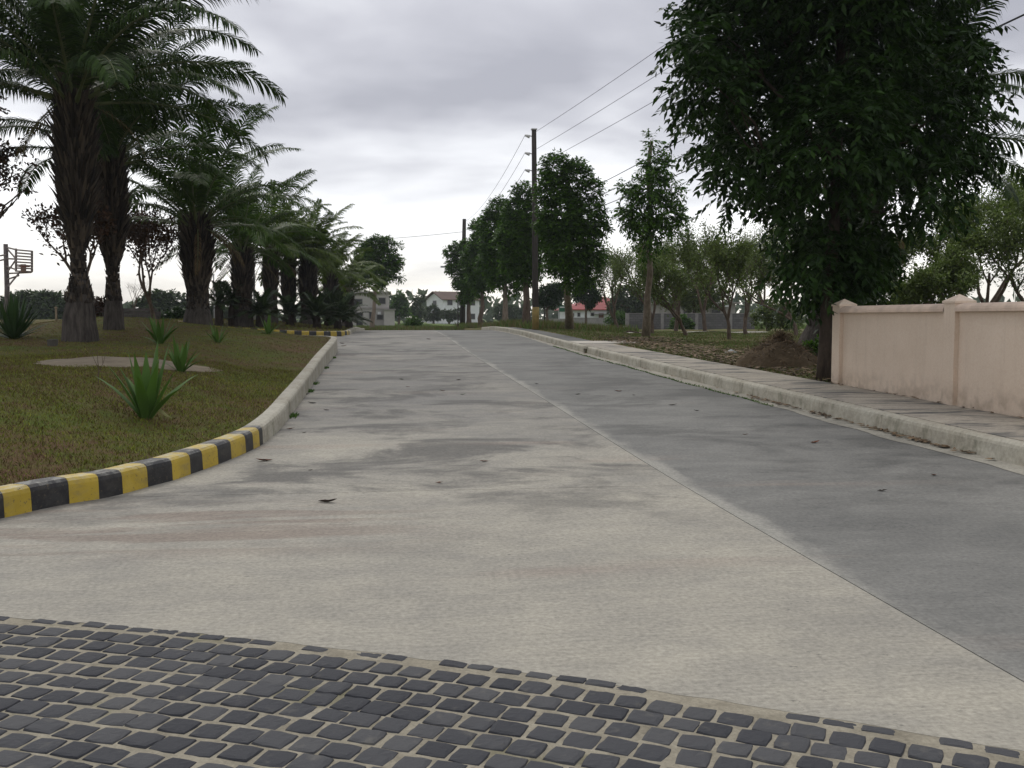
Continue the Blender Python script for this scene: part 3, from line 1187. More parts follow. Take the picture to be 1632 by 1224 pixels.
# ------------------------------------------------------------------ pink wall
wall = empty('boundary_wall', (WALLX, 16.45, float(walk_z(0, 16.45))), label='pink rendered boundary wall with pointed posts and round coping', cat='wall')
WT = 1.74
woff = np.array(wall.location)
pil = [16.45, 12.95, 9.45, 5.95, 2.45]
CT = 1.5 + .66 * 0          # top of coping is level
TOPZ = 1.69
for i, y_ in enumerate(pil):
    z0 = float(walk_z(0, y_)) - .12
    m = MB().box(WALLX - .035, y_ - .14, z0, WALLX + .25, y_ + .14, TOPZ + .015)
    m.build('post', PINK, wall, off=woff)
    m = MB()
    a = .158
    zt = TOPZ + .015
    cxx = WALLX + .1075
    m.add([(cxx - a, y_ - a, zt), (cxx + a, y_ - a, zt), (cxx + a, y_ + a, zt), (cxx - a, y_ + a, zt),
           (cxx - a, y_ - a, zt + .03), (cxx + a, y_ - a, zt + .03), (cxx + a, y_ + a, zt + .03), (cxx - a, y_ + a, zt + .03), (cxx, y_, zt + .125)],
          [(0, 3, 2, 1), (0, 1, 5, 4), (1, 2, 6, 5), (2, 3, 7, 6), (3, 0, 4, 7), (4, 5, 8), (5, 6, 8), (6, 7, 8), (7, 4, 8)])
    m.build('post_cap', PINK, wall, off=woff)
for a, b in zip(pil[:-1], pil[1:]):
    z0 = float(walk_z(0, b)) - .15
    MB().box(WALLX + .03, b + .13, z0, WALLX + .18, a - .13, TOPZ - .10).build('panel', PINK, wall, off=woff)
    # half round coping with a lip
    prof = [(-.045, -.10), (-.045, -.065)] + [(.105 - .135 * math.cos(k * math.pi / 8) - .015, -.062 + .075 * math.sin(k * math.pi / 8)) for k in range(9)] + [(.255, -.065), (.255, -.10)]
    V, F = [], []
    m_ = len(prof)
    for y_ in np.linspace(b + .139, a - .139, 10):
        for (x, z) in prof:
            V.append((WALLX + x, y_, TOPZ + z))
    for i in range(9):
        for k in range(m_):
            F.append((i * m_ + k, i * m_ + (k + 1) % m_, (i + 1) * m_ + (k + 1) % m_, (i + 1) * m_ + k))
    mk('coping', np.array(V) - woff, F, COPING, wall)

# ------------------------------------------------------------------ foliage builders
def norm(a):
    return a / np.maximum(np.linalg.norm(a, axis=-1, keepdims=True), 1e-9)


def leaf_quads(p, d, up, L, W, fold=.12):
    """rhombic folded leaves: base p, direction d, rough normal up"""
    s = norm(np.cross(d, up)); nn = norm(np.cross(s, d))
    L = L[:, None]; W = W[:, None]
    n = len(p)
    V = np.empty((n, 4, 3))
    V[:, 0] = p
    V[:, 1] = p + d * L * .45 + s * W * .5 + nn * W * fold
    V[:, 2] = p + d * L
    V[:, 3] = p + d * L * .45 - s * W * .5 + nn * W * fold
    return V.reshape(-1, 3)


def sprays(P, axis, M, L, leafL, leafW, droop, jitter=.35):
    """each point carries a compound leaf: M leaflets in pairs along an axis"""
    n = len(P)
    L_ = L * rng.uniform(.7, 1.25, n)
    side = norm(np.cross(axis, np.array([0, 0, 1.0]) + rng.normal(0, .25, (n, 3))))
    out = []
    for k in range(M):
        t = (k // 2 + .6) / (M / 2)
        sg = 1 if k % 2 else -1
        q = P + axis * (L_ * t)[:, None] + np.array([0, 0, -1.0]) * (droop * .5 * L_ * t * t)[:, None]
        d = norm(axis * .55 + side * sg * .9 + np.array([0, 0, -droop]) + rng.normal(0, jitter, (n, 3)))
        lw = rng.uniform(.75, 1.2, n)
        out.append(leaf_quads(q, d, np.array([0, 0, 1.0]) + rng.normal(0, .4, (n, 3)), leafL * lw, leafW * lw))
    V = np.concatenate(out)
    return V


def crown_points(blobs, n, shell=.35, flat=1.0):
    """random points through a set of blobs (x, y, z, rx, ry, rz), thicker towards their skins"""
    B = np.asarray(blobs, float)
    w = (B[:, 3] * B[:, 5]); w /= w.sum()
    k = rng.choice(len(B), n, p=w)
    d = norm(rng.normal(0, 1, (n, 3)))
    r = (shell + (1 - shell) * rng.random(n)) ** .7
    p = B[k, :3] + d * B[k, 3:6] * r[:, None]
    return p, d, k


def px_blobs(circles, Y, base, depth=.9, over=0.0):
    """(x, y, r) in photo pixels -> ellipsoids at the tree's own distance, base-relative"""
    out = []
    for c in circles:
        x, y, r = c[:3]
        dy = c[3] if len(c) > 3 else 0
        p = at(x, y, Y + dy)
        rm = r * (Y + dy) / FPX
        rm = max(rm - over, .35 * rm)
        out.append((*(p - base), rm, rm * depth, rm))
    return out


def branch_path(a, b, n=6, wob=.06, sag=0.0):
    a = np.asarray(a, float); b = np.asarray(b, float)
    L = np.linalg.norm(b - a)
    t = np.linspace(0, 1, n)[:, None]
    p = a * (1 - t) + b * t
    p[1:-1] += rng.normal(0, wob * L, (n - 2, 3)) * np.array([1, 1, .4])
    p[:, 2] += -sag * L * (t[:, 0] * (1 - t[:, 0])) * 4
    return p


def broad_tree(name, label, cat, x, Y, blobs_px, trunk_px, rtrunk, n, leafL, leafW, mat, M=8, sprayL=.4, droop=.35,
               bark=None, group=None, fork=.55, depth=.9, limbs=8, base=None, shell=.35, spread=0.0):
    base = stand(x, Y) if base is None else base
    root = empty(name, base, label=label, cat=cat, group=group)
    if spread:
        blobs_px = [(c[0] if i % 3 == 0 else c[0], c[1], c[2], (0, spread, -spread * .7)[i % 3] * rnd.uniform(.6, 1)) for i, c in enumerate(blobs_px)]
    B = px_blobs(blobs_px, Y, base, depth, sprayL * .7)
    P, d, k = crown_points(B, n, shell)
    cen = np.average(np.array(B)[:, :3], axis=0, weights=np.array(B)[:, 3])
    ax = norm(d * .8 + norm(P - cen) * .4 + rng.normal(0, .3, P.shape) + np.array([0, 0, -.15]))
    V = sprays(P, ax, M, sprayL, leafL, leafW, droop)
    cr = mk('crown', V, np.arange(len(V)).reshape(-1, 4), mat, root)
    top = at(trunk_px[0], trunk_px[1], Y) - base
    mb = MB()
    n_ = 9
    tp = branch_path((0, 0, -.15), top, n_, .006)
    tp[0] = (0, 0, -.15)
    rad = [rtrunk * (1.35 if i == 0 else 1.12 if i == 1 else 1 - .55 * i / n_) for i in range(n_)]
    mb.tube(tp, rad, 9)
    tr = mb.build('trunk', bark or BARK, root, True)
    lb = MB()
    order = sorted(range(len(B)), key=lambda i: -B[i][3])[:limbs]
    for i in order:
        tt = rng.uniform(fork, .95)
        a = np.array([np.interp(tt * (n_ - 1), range(n_), tp[:, c]) for c in range(3)])
        b = np.array(B[i][:3]) + rng.normal(0, .2, 3) * B[i][3]
        if b[2] < a[2] + .1:
            a = np.array([np.interp(.5 * (n_ - 1), range(n_), tp[:, c]) for c in range(3)])
        r0 = rtrunk * .42
        pth = branch_path(a, b, 6, .05, .08)
        lb.tube(pth, np.linspace(r0, r0 * .25, 6), 5)
        for _ in range(3):
            tip = b + norm(rng.normal(0, 1, 3)) * np.array(B[i][3:6]) * .8
            lb.tube(branch_path(pth[3], tip, 5, .05), np.linspace(r0 * .4, r0 * .1, 5), 4)
    lb.build('branches', bark or BARK, root, True)
    return root


def scatter_tree(name, label, x, Y, height, spread, seed, leafL, leafW, nleaf, mat, bark, rtrunk=.1, fork=.28, group=None, upright=.6, depthmax=4, base=None, cat='tree', leaf_frac=1.0):
    """a small multi-stemmed tree with open twigs and thin foliage"""
    r = np.random.default_rng(seed)
    base = stand(x, Y) if base is None else base
    root = empty(name, base, label=label, cat=cat, group=group)
    mb = MB(); tips = []

    def grow(p, d, L, rad, dep):
        n = 5
        path = [p]
        dd = d.copy()
        for i in range(n - 1):
            dd = norm(dd + r.normal(0, .16, 3) + np.array([0, 0, .05 * upright]))
            path.append(path[-1] + dd * L / (n - 1))
        path = np.array(path)
        mb.tube(path, np.linspace(rad, rad * .62, n), 6 if dep < 2 else 4, cap=False)
        if dep >= 2:
            for q in path[1:]:
                tips.append((q, dd))
        if dep == depthmax:
            return
        k = r.integers(3, 5) if dep == 0 else r.integers(2, 4)
        a0 = r.uniform(0, 6.28)
        for i in range(k):
            a = a0 + i * 2 * math.pi / k + r.normal(0, .35)
            out = np.array([math.cos(a), math.sin(a), 0])
            sp = spread * r.uniform(.6, 1.25)
            nd = norm(dd * upright + out * sp + np.array([0, 0, .35]))
            q = path[r.integers(3, 5)]
            grow(q, nd, L * r.uniform(.62, .88) if dep else height * .26 * r.uniform(.85, 1.2), rad * .56, dep + 1)
    grow(np.array([0, 0, -.1]), norm(np.array([r.normal(0, .06), r.normal(0, .06), 1])), height * fork, rtrunk, 0)
    mb.build('trunk', bark, root, True)
    if nleaf:
        T = np.array([t_[0] for t_ in tips]); D_ = np.array([t_[1] for t_ in tips])
        k = r.integers(0, len(T), nleaf)
        P = T[k] + r.normal(0, .11, (nleaf, 3)) * (height / 4.5)
        d = norm(D_[k] * .6 + r.normal(0, .7, (nleaf, 3)) + np.array([0, 0, -.1]))
        lw = r.uniform(.7, 1.25, nleaf)
        V = leaf_quads(P, d, np.array([0, 0, 1.0]) + r.normal(0, .5, (nleaf, 3)), leafL * lw, leafW * lw)
        mk('crown', V, np.arange(len(V)).reshape(-1, 4), mat, root)
    return root


# ------------------------------------------------------------------ palms
def frond_mesh(name, e0, bend, mat, npair=64, leafl=.15, stiff=.5, seed=1, curl=0.0, width=.0085, twist=0.0):
    """unit-length frond growing along +X from the origin, Z up; leaflets hang from it"""
    r = np.random.default_rng(seed)
    n = 22
    t = np.linspace(0, 1, n)
    el = R(e0) - R(bend) * t ** 1.35
    az = curl * t ** 2
    dx = np.cos(el) * np.cos(az); dy = np.cos(el) * np.sin(az); dz = np.sin(el)
    ds = 1 / (n - 1)
    path = np.stack([np.r_[0, np.cumsum(dx[:-1])], np.r_[0, np.cumsum(dy[:-1])], np.r_[0, np.cumsum(dz[:-1])]], 1) * ds
    mb = MB()
    mb.tube(path, np.interp(t, [0, .12, 1], [.016, .008, .0015]), 5)
    V = np.array(mb.V); nv = len(V)
    F4 = [f for f in mb.F if len(f) == 4]
    idx = [F4]
    tl = np.linspace(.13, .995, npair)
    Vl, Fl = [], []
    for sg in (-1, 1):
        tt = np.clip(tl + r.normal(0, .004, npair), .1, 1)
        p = np.stack([np.interp(tt, t, path[:, c]) for c in range(3)], 1)
        tg = norm(np.stack([np.interp(tt, t, c) for c in (dx, dy, dz)], 1))
        sd_ = norm(np.cross(tg, np.array([0, 0, 1.0]) + 0 * tg)) * sg
        upv = norm(np.cross(sd_ * sg, tg))
        ll = leafl * np.interp(tt, [.1, .22, .55, .85, 1], [.35, .85, 1, .75, .38]) * r.uniform(.85, 1.12, npair)
        d0 = norm(sd_ * .85 + tg * np.interp(tt, [0, 1], [.35, .95])[:, None] + upv * (r.uniform(.05, .55, npair) * stiff)[:, None] + r.normal(0, .09, (npair, 3)))
        g_ = np.array([0, 0, -1.0])
        droop = (1 - stiff) * 1.3
        a = p
        b = a + d0 * (ll * .45)[:, None]
        d1 = norm(d0 + g_ * droop * .6)
        c = b + d1 * (ll * .33)[:, None]
        d2 = norm(d1 + g_ * droop)
        e = c + d2 * (ll * .28)[:, None]
        wv = norm(np.cross(d0, upv)) * width
        rows = [(a, .5), (b, 1.0), (c, .75)]
        base_i = nv + len(Vl) * 0
        blk = np.empty((npair, 7, 3))
        blk[:, 0] = a - wv * .4; blk[:, 1] = a + wv * .4
        blk[:, 2] = b - wv; blk[:, 3] = b + wv
        blk[:, 4] = c - wv * .7; blk[:, 5] = c + wv * .7
        blk[:, 6] = e
        o0 = nv + sum(len(v) for v in Vl)
        Vl.append(blk.reshape(-1, 3))
        for i in range(npair):
            k = o0 + i * 7
            Fl += [(k, k + 1, k + 3, k + 2), (k + 2, k + 3, k + 5, k + 4), (k + 4, k + 5, k + 6)]
    V = np.vstack([V] + Vl)
    me = mesh_of(name, V, list(F4) + Fl, [mat, RACHIS])
    mi = np.zeros(len(me.polygons), np.int32); mi[:len(F4)] = 1
    me.polygons.foreach_set('material_index', mi)
    return me


ELEV = [86, 78, 70, 61, 50, 37, 20, -12]
BEND = [30, 46, 60, 70, 76, 78, 66, 50]
FR_A = [frond_mesh('frond', e_, b_, LEAF_PALM, 112, .165, .2, 20 + i, width=.0045, curl=(.25 if i % 2 else -.2)) for i, (e_, b_) in enumerate(zip(ELEV, BEND))]
FR_B = [frond_mesh('frond', e_, b_, LEAF_PALM3, 86, .15, .42, 40 + i, width=.0054, curl=(.2 if i % 2 else -.25)) for i, (e_, b_) in enumerate(zip(ELEV, BEND))]
FR_C = [frond_mesh('frond', e_, b_ * 1.1, LEAF_PALM2, 72, .15, .42, 60 + i, curl=(.2 if i % 2 else -.25), width=.0075) for i, (e_, b_) in enumerate(zip(ELEV, BEND))]


LEAF_DEAD = leaf_mat('leaf_palm_dead', (.05, .033, .018), (.14, .095, .05), .8, .1)
FR_D = [frond_mesh('dead_frond', e_, b_, LEAF_DEAD, 44, .11, .1, 95 + i, width=.006) for i, (e_, b_) in enumerate(((-25, 55), (-45, 40)))]


def palm(label, x, Y, H, rtop, rwaist, rbase, Lf, nf, fr, seed, group=None, waist=.35, base=None, elmin=6, boots=True, name='palm_tree'):
    r = random.Random(seed)
    base = stand(x, Y) if base is None else base
    root = empty(name, base, label=label, cat='palm', group=group)
    prof = [(rbase * 1.25, -.25), (rbase * 1.12, .05), (rbase, H * .10), (rbase * .8, H * .18), (rwaist, H * .27), (rwaist, H * waist),
            (rwaist * .5 + rtop * .42, H * (waist + .10)), (rtop * .84, H * .62), (rtop * .86, H * .8), (rtop * .72, H * .93), (rtop * .48, H * 1.02), (rtop * .25, H * 1.1)]
    low = [p for p in prof if p[1] <= H * .27 + 1e-6]
    hi = [p for p in prof if p[1] >= H * .27 - 1e-6]
    MB().lathe(low, 16, .14).build('root_mass', PALMBASE, root, True)
    MB().lathe(hi, 16, .12).build('trunk', PALMBARK, root, True)
    zz = [p[1] for p in prof]; rr_ = [p[0] for p in prof]
    if boots:
        mb = MB()
        z = H * .16
        row = 0
        while z < H * 1.03:
            rad = float(np.interp(z, zz, rr_))
            k_ = max(8, int(2 * math.pi * rad / .12))
            for k in range(k_):
                a = 2 * math.pi * (k + .5 * (row % 2)) / k_ + r.uniform(-.1, .1)
                zb = z + r.uniform(-.04, .04)
                L_ = (.15 + .26 * ss(H * .28, H * .5, z)) * r.uniform(.6, 1.4)
                tilt = R(r.uniform(6, 30) + 12 * float(ss(H * .3, H * .5, z)))
                ca, sa = math.cos(a), math.sin(a)
                w = .05 * r.uniform(.7, 1.3)
                o_ = np.array([ca, sa, 0]); s_ = np.array([-sa, ca, 0]); u_ = np.array([0, 0, 1.0])
                b_ = o_ * rad * .93 + u_ * zb
                tip = b_ + (o_ * math.sin(tilt) + u_ * math.cos(tilt)) * L_
                th = o_ * .05
                mb.add([b_ - s_ * w, b_ + s_ * w, b_ + s_ * w * .6 + th, b_ - s_ * w * .6 + th, tip - s_ * w * .16, tip + s_ * w * .16, tip + o_ * .012],
                       [(3, 2, 5, 4), (0, 3, 4), (2, 1, 5), (4, 5, 6), (1, 0, 4, 5)])
            z += .085
            row += 1
        bo = mb.build('leaf_bases', BOOT, root)
        bo['kind'] = 'stuff'
    for i in range(nf):
        u = (i + .5) / nf
        e_i = min(elmin, int(u ** .8 * (elmin + .99)))
        me = fr[e_i]
        o = bpy.data.objects.new('frond', me)
        link(o, root)
        a = i * 2.39996 + r.uniform(-.25, .25) + seed
        h = H * (1.06 - .14 * u)
        rad = .10 + .16 * u
        o.location = (math.cos(a) * rad * rtop / .5, math.sin(a) * rad * rtop / .5, h)
        o.rotation_euler = (r.uniform(-.3, .3), r.uniform(-.12, .12), a)
        s_ = Lf * (1.0 - .18 * (e_i == 0) - .12 * (e_i >= 6)) * r.uniform(.86, 1.1)
        o.scale = (s_, s_, s_)
    for i in range(3):
        o = bpy.data.objects.new('dead_frond', FR_D[i % 2])
        link(o, root)
        a = r.uniform(0, 6.28)
        o.location = (math.cos(a) * rtop * .7, math.sin(a) * rtop * .7, H * .93)
        o.rotation_euler = (r.uniform(-.4, .4), 0, a)
        s_ = Lf * r.uniform(.35, .5)
        o.scale = (s_, s_, s_)
    return root


palm('tallest palm with bulging fibrous foot, nearest on the left lawn', 128, 25, 6.0, .46, .14, .36, 5.3, 42, FR_A, 1)
palm('slim waisted palm standing just behind the nearest palm', 182, 31, 5.2, .46, .15, .27, 4.8, 34, FR_A, 2)
palm('third palm from the left, trunk shaggy and bottle shaped', 316, 37, 3.7, .58, .36, .46, 4.7, 34, FR_B, 3)
palm('fourth palm in the row, first on the far striped island', 388, 48, 3.5, .50, .38, .44, 4.7, 30, FR_B, 4)
palm('narrow dark palm between the fourth palm and the close pair', 433, 54.5, 3.7, .40, .28, .34, 4.3, 26, FR_C, 5)
palm('right palm of the close dark pair on the far island', 461, 58, 3.4, .40, .30, .36, 4.1, 26, FR_C, 6)
palm('yellowish palm nearest the road on the far island', 492, 57, 3.4, .5, .40, .44, 3.9, 30, FR_C, 7)
palm('short yellowish palm behind the dark cycads', 528, 66, 3.1, .45, .38, .42, 4.0, 28, FR_C, 8)
palm('farthest palm of the row before the grey house', 553, 76, 2.6, .5, .4, .45, 3.9, 32, FR_C, 9)
# palm behind the big tree by the wall
palm('shaggy palm behind the big tree at the wall end', 1300, 23.5, 5.0, .55, .42, .46, 4.9, 34, FR_A, 10).rotation_euler = (0, R(14), 0)

# ------------------------------------------------------------------ cycads
CYF = [frond_mesh('frond', e_, b_, LEAF_CYCAD, 46, .17, .8, 80 + i, width=.016) for i, (e_, b_) in enumerate(zip([70, 50, 30, 12], [40, 60, 62, 45]))]


def cycad(label, x, Y, h, L_, nf, seed, stems=1):
    r = random.Random(seed)
    base = stand(x, Y)
    root = empty('cycad', base, label=label, cat='cycad', group='cycads on the far palm island')
    for s_ in range(stems):
        ox, oy = (0, 0) if stems == 1 else (.55 * (s_ - (stems - 1) / 2), r.uniform(-.3, .3))
        MB().lathe([(.22, -.1), (.2, h * .4), (.18, h * .8), (.1, h)], 10, .25, (ox, oy, 0)).build('trunk', PALMBARK, root)
        for i in range(nf):
            o = bpy.data.objects.new('frond', CYF[min(3, int((i + .5) / nf * 4))])
            link(o, root)
            o.location = (ox, oy, h * .92)
            o.rotation_euler = (r.uniform(-.2, .2), r.uniform(-.1, .1), i * 2.4 + seed)
            k = L_ * r.uniform(.85, 1.1)
            o.scale = (k, k, k)


cycad('cycad on dark bare stems left of the fourth palm', 360, 47.8, 1.0, 1.35, 22, 1, 2)
cycad('broad low cycad right of the fourth palm', 415, 48.2, .55, 1.5, 26, 2)
cycad('cycad in front of the close dark palms', 462, 50.5, .6, 1.4, 24, 3)
cycad('dark cycad below the yellowish palm', 505, 50.5, .6, 1.55, 26, 4)
cycad('rounded dark cycad at the island corner', 538, 52, .55, 1.7, 28, 5)
cycad('small cycad at the road edge of the island corner', 556, 56, .4, 1.3, 22, 6)
cycad('tall cycad filling the gap under the last palms', 522, 58, 1.0, 1.7, 26, 7)

# ------------------------------------------------------------------ sword-leaved plants on the lawn
def sword_mesh(name, mat, w=.085, bend=.35, seed=0, fold=.35):
    n = 7
    V, F = [], []
    for i in range(n):
        t_ = i / (n - 1)
        ww = w * (.5 + 1.0 * t_ / .35 * .5 if t_ < .35 else 1.0 * (1 - ((t_ - .35) / .65) ** 1.6)) + .002
        x = bend * t_ ** 2.0; z = t_ * (1 - .12 * bend * t_)
        V += [(x + ww * fold * .5, -ww / 2, z), (x, 0, z), (x + ww * fold * .5, ww / 2, z)]
    for i in range(n - 1):
        a = i * 3
        F += [(a, a + 1, a + 4, a + 3), (a + 1, a + 2, a + 5, a + 4)]
    return mesh_of(name, V, F, mat, True)


SW = [sword_mesh('leaf', LEAF_SWORD, .15, b_, i) for i, b_ in enumerate((.08, .2, .35))]
AG = [sword_mesh('leaf', LEAF_AGAVE, .085, b_, i) for i, b_ in enumerate((.02, .08, .16))]


def sword_plant(label, base, H, nf, seed, meshes, maxtilt, name='sword_plant', cat='plant'):
    r = random.Random(seed)
    root = empty(name, base, label=label, cat=cat, group='spiky leaved plants on the lawn')
    for i in range(nf):
        u = (i + .5) / nf
        o = bpy.data.objects.new('leaf', meshes[min(2, int(u * 3))])
        link(o, root)
        a = i * 2.4 + seed + r.uniform(-.2, .2)
        o.location = (.03 * math.cos(a), .03 * math.sin(a), -.02)
        o.rotation_euler = (0, R(4 + maxtilt * u ** 1.1) * r.uniform(.8, 1.1), a)
        k = H * (1.06 - .25 * u) * r.uniform(.8, 1.1)
        o.scale = (k, k * 1.05, k)
    return root


b1 = hit(233, 668)
H1 = 118 * b1[1] / FPX
sword_plant('large sword leaved plant in front of the sandy patch', b1, H1, 17, 1, SW, 31)
sword_plant('sword leaved plant right behind the largest one', hit(288, 592), .62, 13, 2, SW, 40)
sword_plant('upright leafy plant on the lawn crest before the stone wall', hit(255, 548), .75, 14, 3, SW, 45)
sword_plant('small spiky plant right of the third palm', hit(347, 546), .55, 10, 4, SW, 52)
sword_plant('small spiky plant in front of the far striped kerb', hit(427, 533), .62, 12, 5, SW, 62)
ba = hit(22, 540)
sword_plant('big agave rosette at the left edge of the lawn', ba, 1.15, 60, 6, AG, 84, 'agave', 'agave')
# a yellowed leaf lying at the foot of the large plant
PALELEAF = plain('yellowed_leaf', (.42, .42, .20), .6, .3, .2, 12)
bq = hit(252, 668)
V, F = [], []
for i in range(6):
    t_ = i / 5
    w = .045 * (1 - t_ ** 2) + .004
    V += [(bq[0] + .16 * t_ - w * .5, bq[1] - .02 * t_, bq[2] + .12 * (1 - t_) ** 1.5 + .01), (bq[0] + .16 * t_ + w * .5, bq[1] - .03 * t_, bq[2] + .12 * (1 - t_) ** 1.5 + .014)]
V = np.array(V)
V = np.vstack([V, V - np.array([0, 0, .004])])
F = [(2 * i, 2 * i + 1, 2 * i + 3, 2 * i + 2) for i in range(5)] + [(12 + 2 * i, 12 + 2 * i + 2, 12 + 2 * i + 3, 12 + 2 * i + 1) for i in range(5)]
o = mk('fallen_leaf', V, F, PALELEAF)
tag(o, 'pale yellow strap leaf fallen beside the large sword plant', 'leaf')
# bare sapling
bs = hit(157, 612)
root = empty('sapling', bs, label='thin bare brown sapling on the lawn before the sandy patch', cat='sapling')
m = MB()
m.tube([(0, 0, -.03), (.005, 0, .2), (-.01, .01, .45)], [.006, .005, .003], 5)
m.tube([(.002, 0, .12), (.07, .02, .30), (.10, .02, .42)], [.004, .003, .002], 4)
m.tube([(0, 0, .22), (-.06, .0, .36), (-.07, .0, .46)], [.004, .003, .002], 4)
m.tube([(.06, .018, .27), (.05, .02, .38)], [.003, .002], 4)
m.build('stem', TWIG, root)
# little concrete block
bb = hit(84, 551)
m = MB(); m.lathe([(.11, -.05), (.11, .08), (.115, .12), (.11, .135), (.04, .14)], 12, .06)
o = m.build('concrete_stump', plain('old_concrete', (.075, .07, .06), .95, .1, .3, 9, bump=.4)); o.location = bb
tag(o, 'short round concrete stump left of the nearest palm', 'stump')

# ------------------------------------------------------------------ trees, right side
broad_tree('tree', 'huge dark broadleaf tree towering over the pink wall end', 'tree', 1327, 17.6,
           [(1330, 60, 150), (1190, 60, 105), (1130, 130, 80), (1150, 40, 90), (1210, 190, 95), (1170, 250, 68), (1160, 310, 45), (1240, 290, 75), (1330, 220, 130), (1440, 200, 115),
            (1500, 110, 95), (1545, 60, 55), (1560, 140, 45), (1530, 230, 70), (1480, 300, 70), (1410, 340, 65), (1330, 350, 75), (1260, 340, 45), (1320, 405, 90), (1375, 410, 75), (1280, 412, 70), (1330, 440, 70), (1345, 380, 85),
            (1105, 60, 62), (1100, 165, 48), (1120, 220, 45), (1340, -80, 170), (1200, -60, 110), (1470, -60, 120), (1330, -210, 120)],
           (1335, 10), .13, 4700, .19, .072, LEAF_DARK, M=14, sprayL=.52, droop=.6, limbs=18, fork=.32, depth=1.1, spread=1.7,
           bark=mat_bark('bark_dark', (.025, .02, .016), (.085, .065, .05)), base=np.array([7.86, 17.3, float(verge_z(7.86, 17.3))]))

ROWG = 'row of roadside trees right of the road'
broad_tree('tree', 'slender tree with tiered top standing alone on the verge', 'tree', 1028, 38,
           [(1038, 225, 20), (1045, 262, 30), (1035, 300, 38), (1000, 300, 20), (1070, 300, 22), (1060, 340, 36), (1020, 345, 34), (1000, 335, 20), (1080, 345, 16), (1036, 378, 26), (1030, 405, 14)],
           (1037, 235), .15, 620, .19, .075, LEAF_MID, M=12, sprayL=.55, droop=.55, bark=BARK_PALE, limbs=9, group=ROWG, base=hit(1029, 536))
broad_tree('tree', 'tall dense tree just right of the yellow footed utility pole', 'tree', 907, 42,
           [(885, 270, 30), (878, 300, 30), (915, 285, 36), (945, 300, 22), (895, 345, 46), (935, 345, 38), (955, 365, 20), (880, 360, 26), (908, 395, 46), (940, 405, 30), (888, 415, 26), (915, 438, 28), (945, 440, 16)],
           (905, 290), .19, 3200, .17, .075, LEAF_MID, M=10, sprayL=.38, droop=.4, bark=BARK_PALE, limbs=10, group=ROWG, base=hit(907, 525))
broad_tree('tree', 'dark tree directly behind the utility pole', 'tree', 839, 53,
           [(835, 310, 22), (830, 340, 32), (850, 370, 34), (820, 375, 34), (835, 405, 34), (818, 415, 24), (848, 425, 22), (838, 440, 18)],
           (838, 330), .20, 2600, .19, .085, LEAF_MID, M=10, sprayL=.4, droop=.4, limbs=8, group=ROWG)
broad_tree('tree', 'dark leafy tree left of the utility pole', 'tree', 806, 64,
           [(795, 335, 24), (785, 360, 28), (812, 355, 26), (795, 392, 32), (816, 398, 24), (780, 412, 24), (800, 430, 26), (822, 445, 18), (814, 462, 14), (790, 450, 14)],
           (803, 350), .17, 2400, .22, .10, LEAF_MID, M=8, sprayL=.45, droop=.4, bark=BARK_PALE, limbs=8, group=ROWG)
broad_tree('tree', 'reddish tinged tree beside the far lamp pole', 'tree', 768, 78,
           [(763, 365, 18), (770, 390, 24), (755, 410, 22), (775, 420, 26), (760, 440, 20), (778, 445, 18), (766, 458, 14)],
           (767, 380), .18, 1700, .26, .115, LEAF_MID, M=8, sprayL=.5, droop=.4, limbs=8, group=ROWG)
broad_tree('tree', 'last tree of the row, leaning left past the lamp pole', 'tree', 747, 88,
           [(718, 402, 12), (728, 395, 12), (735, 412, 16), (724, 425, 14), (745, 395, 16), (748, 425, 20), (735, 445, 16), (750, 455, 18), (742, 470, 14)],
           (745, 400), .2, 1300, .28, .125, LEAF_MID, M=8, sprayL=.5, droop=.4, limbs=8, group=ROWG)
broad_tree('tree', 'small dark tree in front of the red roofed house', 'tree', 934, 95,
           [(934, 464, 18), (922, 470, 12), (948, 470, 13), (936, 452, 14), (940, 482, 10)],
           (934, 465), .14, 900, .26, .12, LEAF_DARK, M=8, sprayL=.45, droop=.3, limbs=6)
broad_tree('tree', 'dark round tree behind the utility pole foot', 'tree', 872, 92,
           [(872, 470, 18), (888, 464, 16), (864, 478, 10), (882, 480, 11)],
           (872, 470), .16, 900, .26, .12, LEAF_DARK, M=8, sprayL=.45, droop=.3, limbs=6)

ORG = 'open orchard trees right of the road'
for i, (x, y, H_, sp, lab) in enumerate([
        (1162, 541, 4.7, .62, 'wide open orchard tree with several stems, nearest the verge'),
        (1094, 536, 4.0, .8, 'leaning low forked orchard tree left of the widest one'),
        (1190, 534, 3.9, .7, 'short orchard tree right behind the widest one'),
        (1040, 532, 3.6, .7, 'orchard tree half hidden behind the lone slender tree'),
        (1124, 529, 4.3, .6, 'thin orchard tree before the block wall, centre'),
        (1076, 528, 4.4, .6, 'thin dark stemmed orchard tree before the block wall'),
        (984, 529, 3.6, .7, 'orchard tree right of the red roofed house'),
        (1268, 536, 5.2, .7, 'leafy orchard tree behind the soil mound'),
        (1225, 528, 4.6, .7, 'pale leaved orchard tree left of the soil mound')]):
    b = hit(x, y)
    scatter_tree('orchard_tree', lab, x, b[1], H_ * 1.22 * b[1] / 41, sp * .8, 300 + i, .14, .06, 6600, LEAF_OLIVE, BARK, .10 * b[1] / 41, .17, ORG, base=b, upright=.95)
broad_tree('tree', 'rounded dense olive tree rising behind the block wall', 'tree', 1105, 88,
           [(1108, 450, 34), (1085, 460, 28), (1130, 455, 28), (1070, 472, 20), (1145, 472, 20), (1110, 470, 30)],
           (1108, 460), .2, 2600, .26, .12, LEAF_OLIVE, M=6, sprayL=.4, droop=.2, limbs=6, shell=.7)
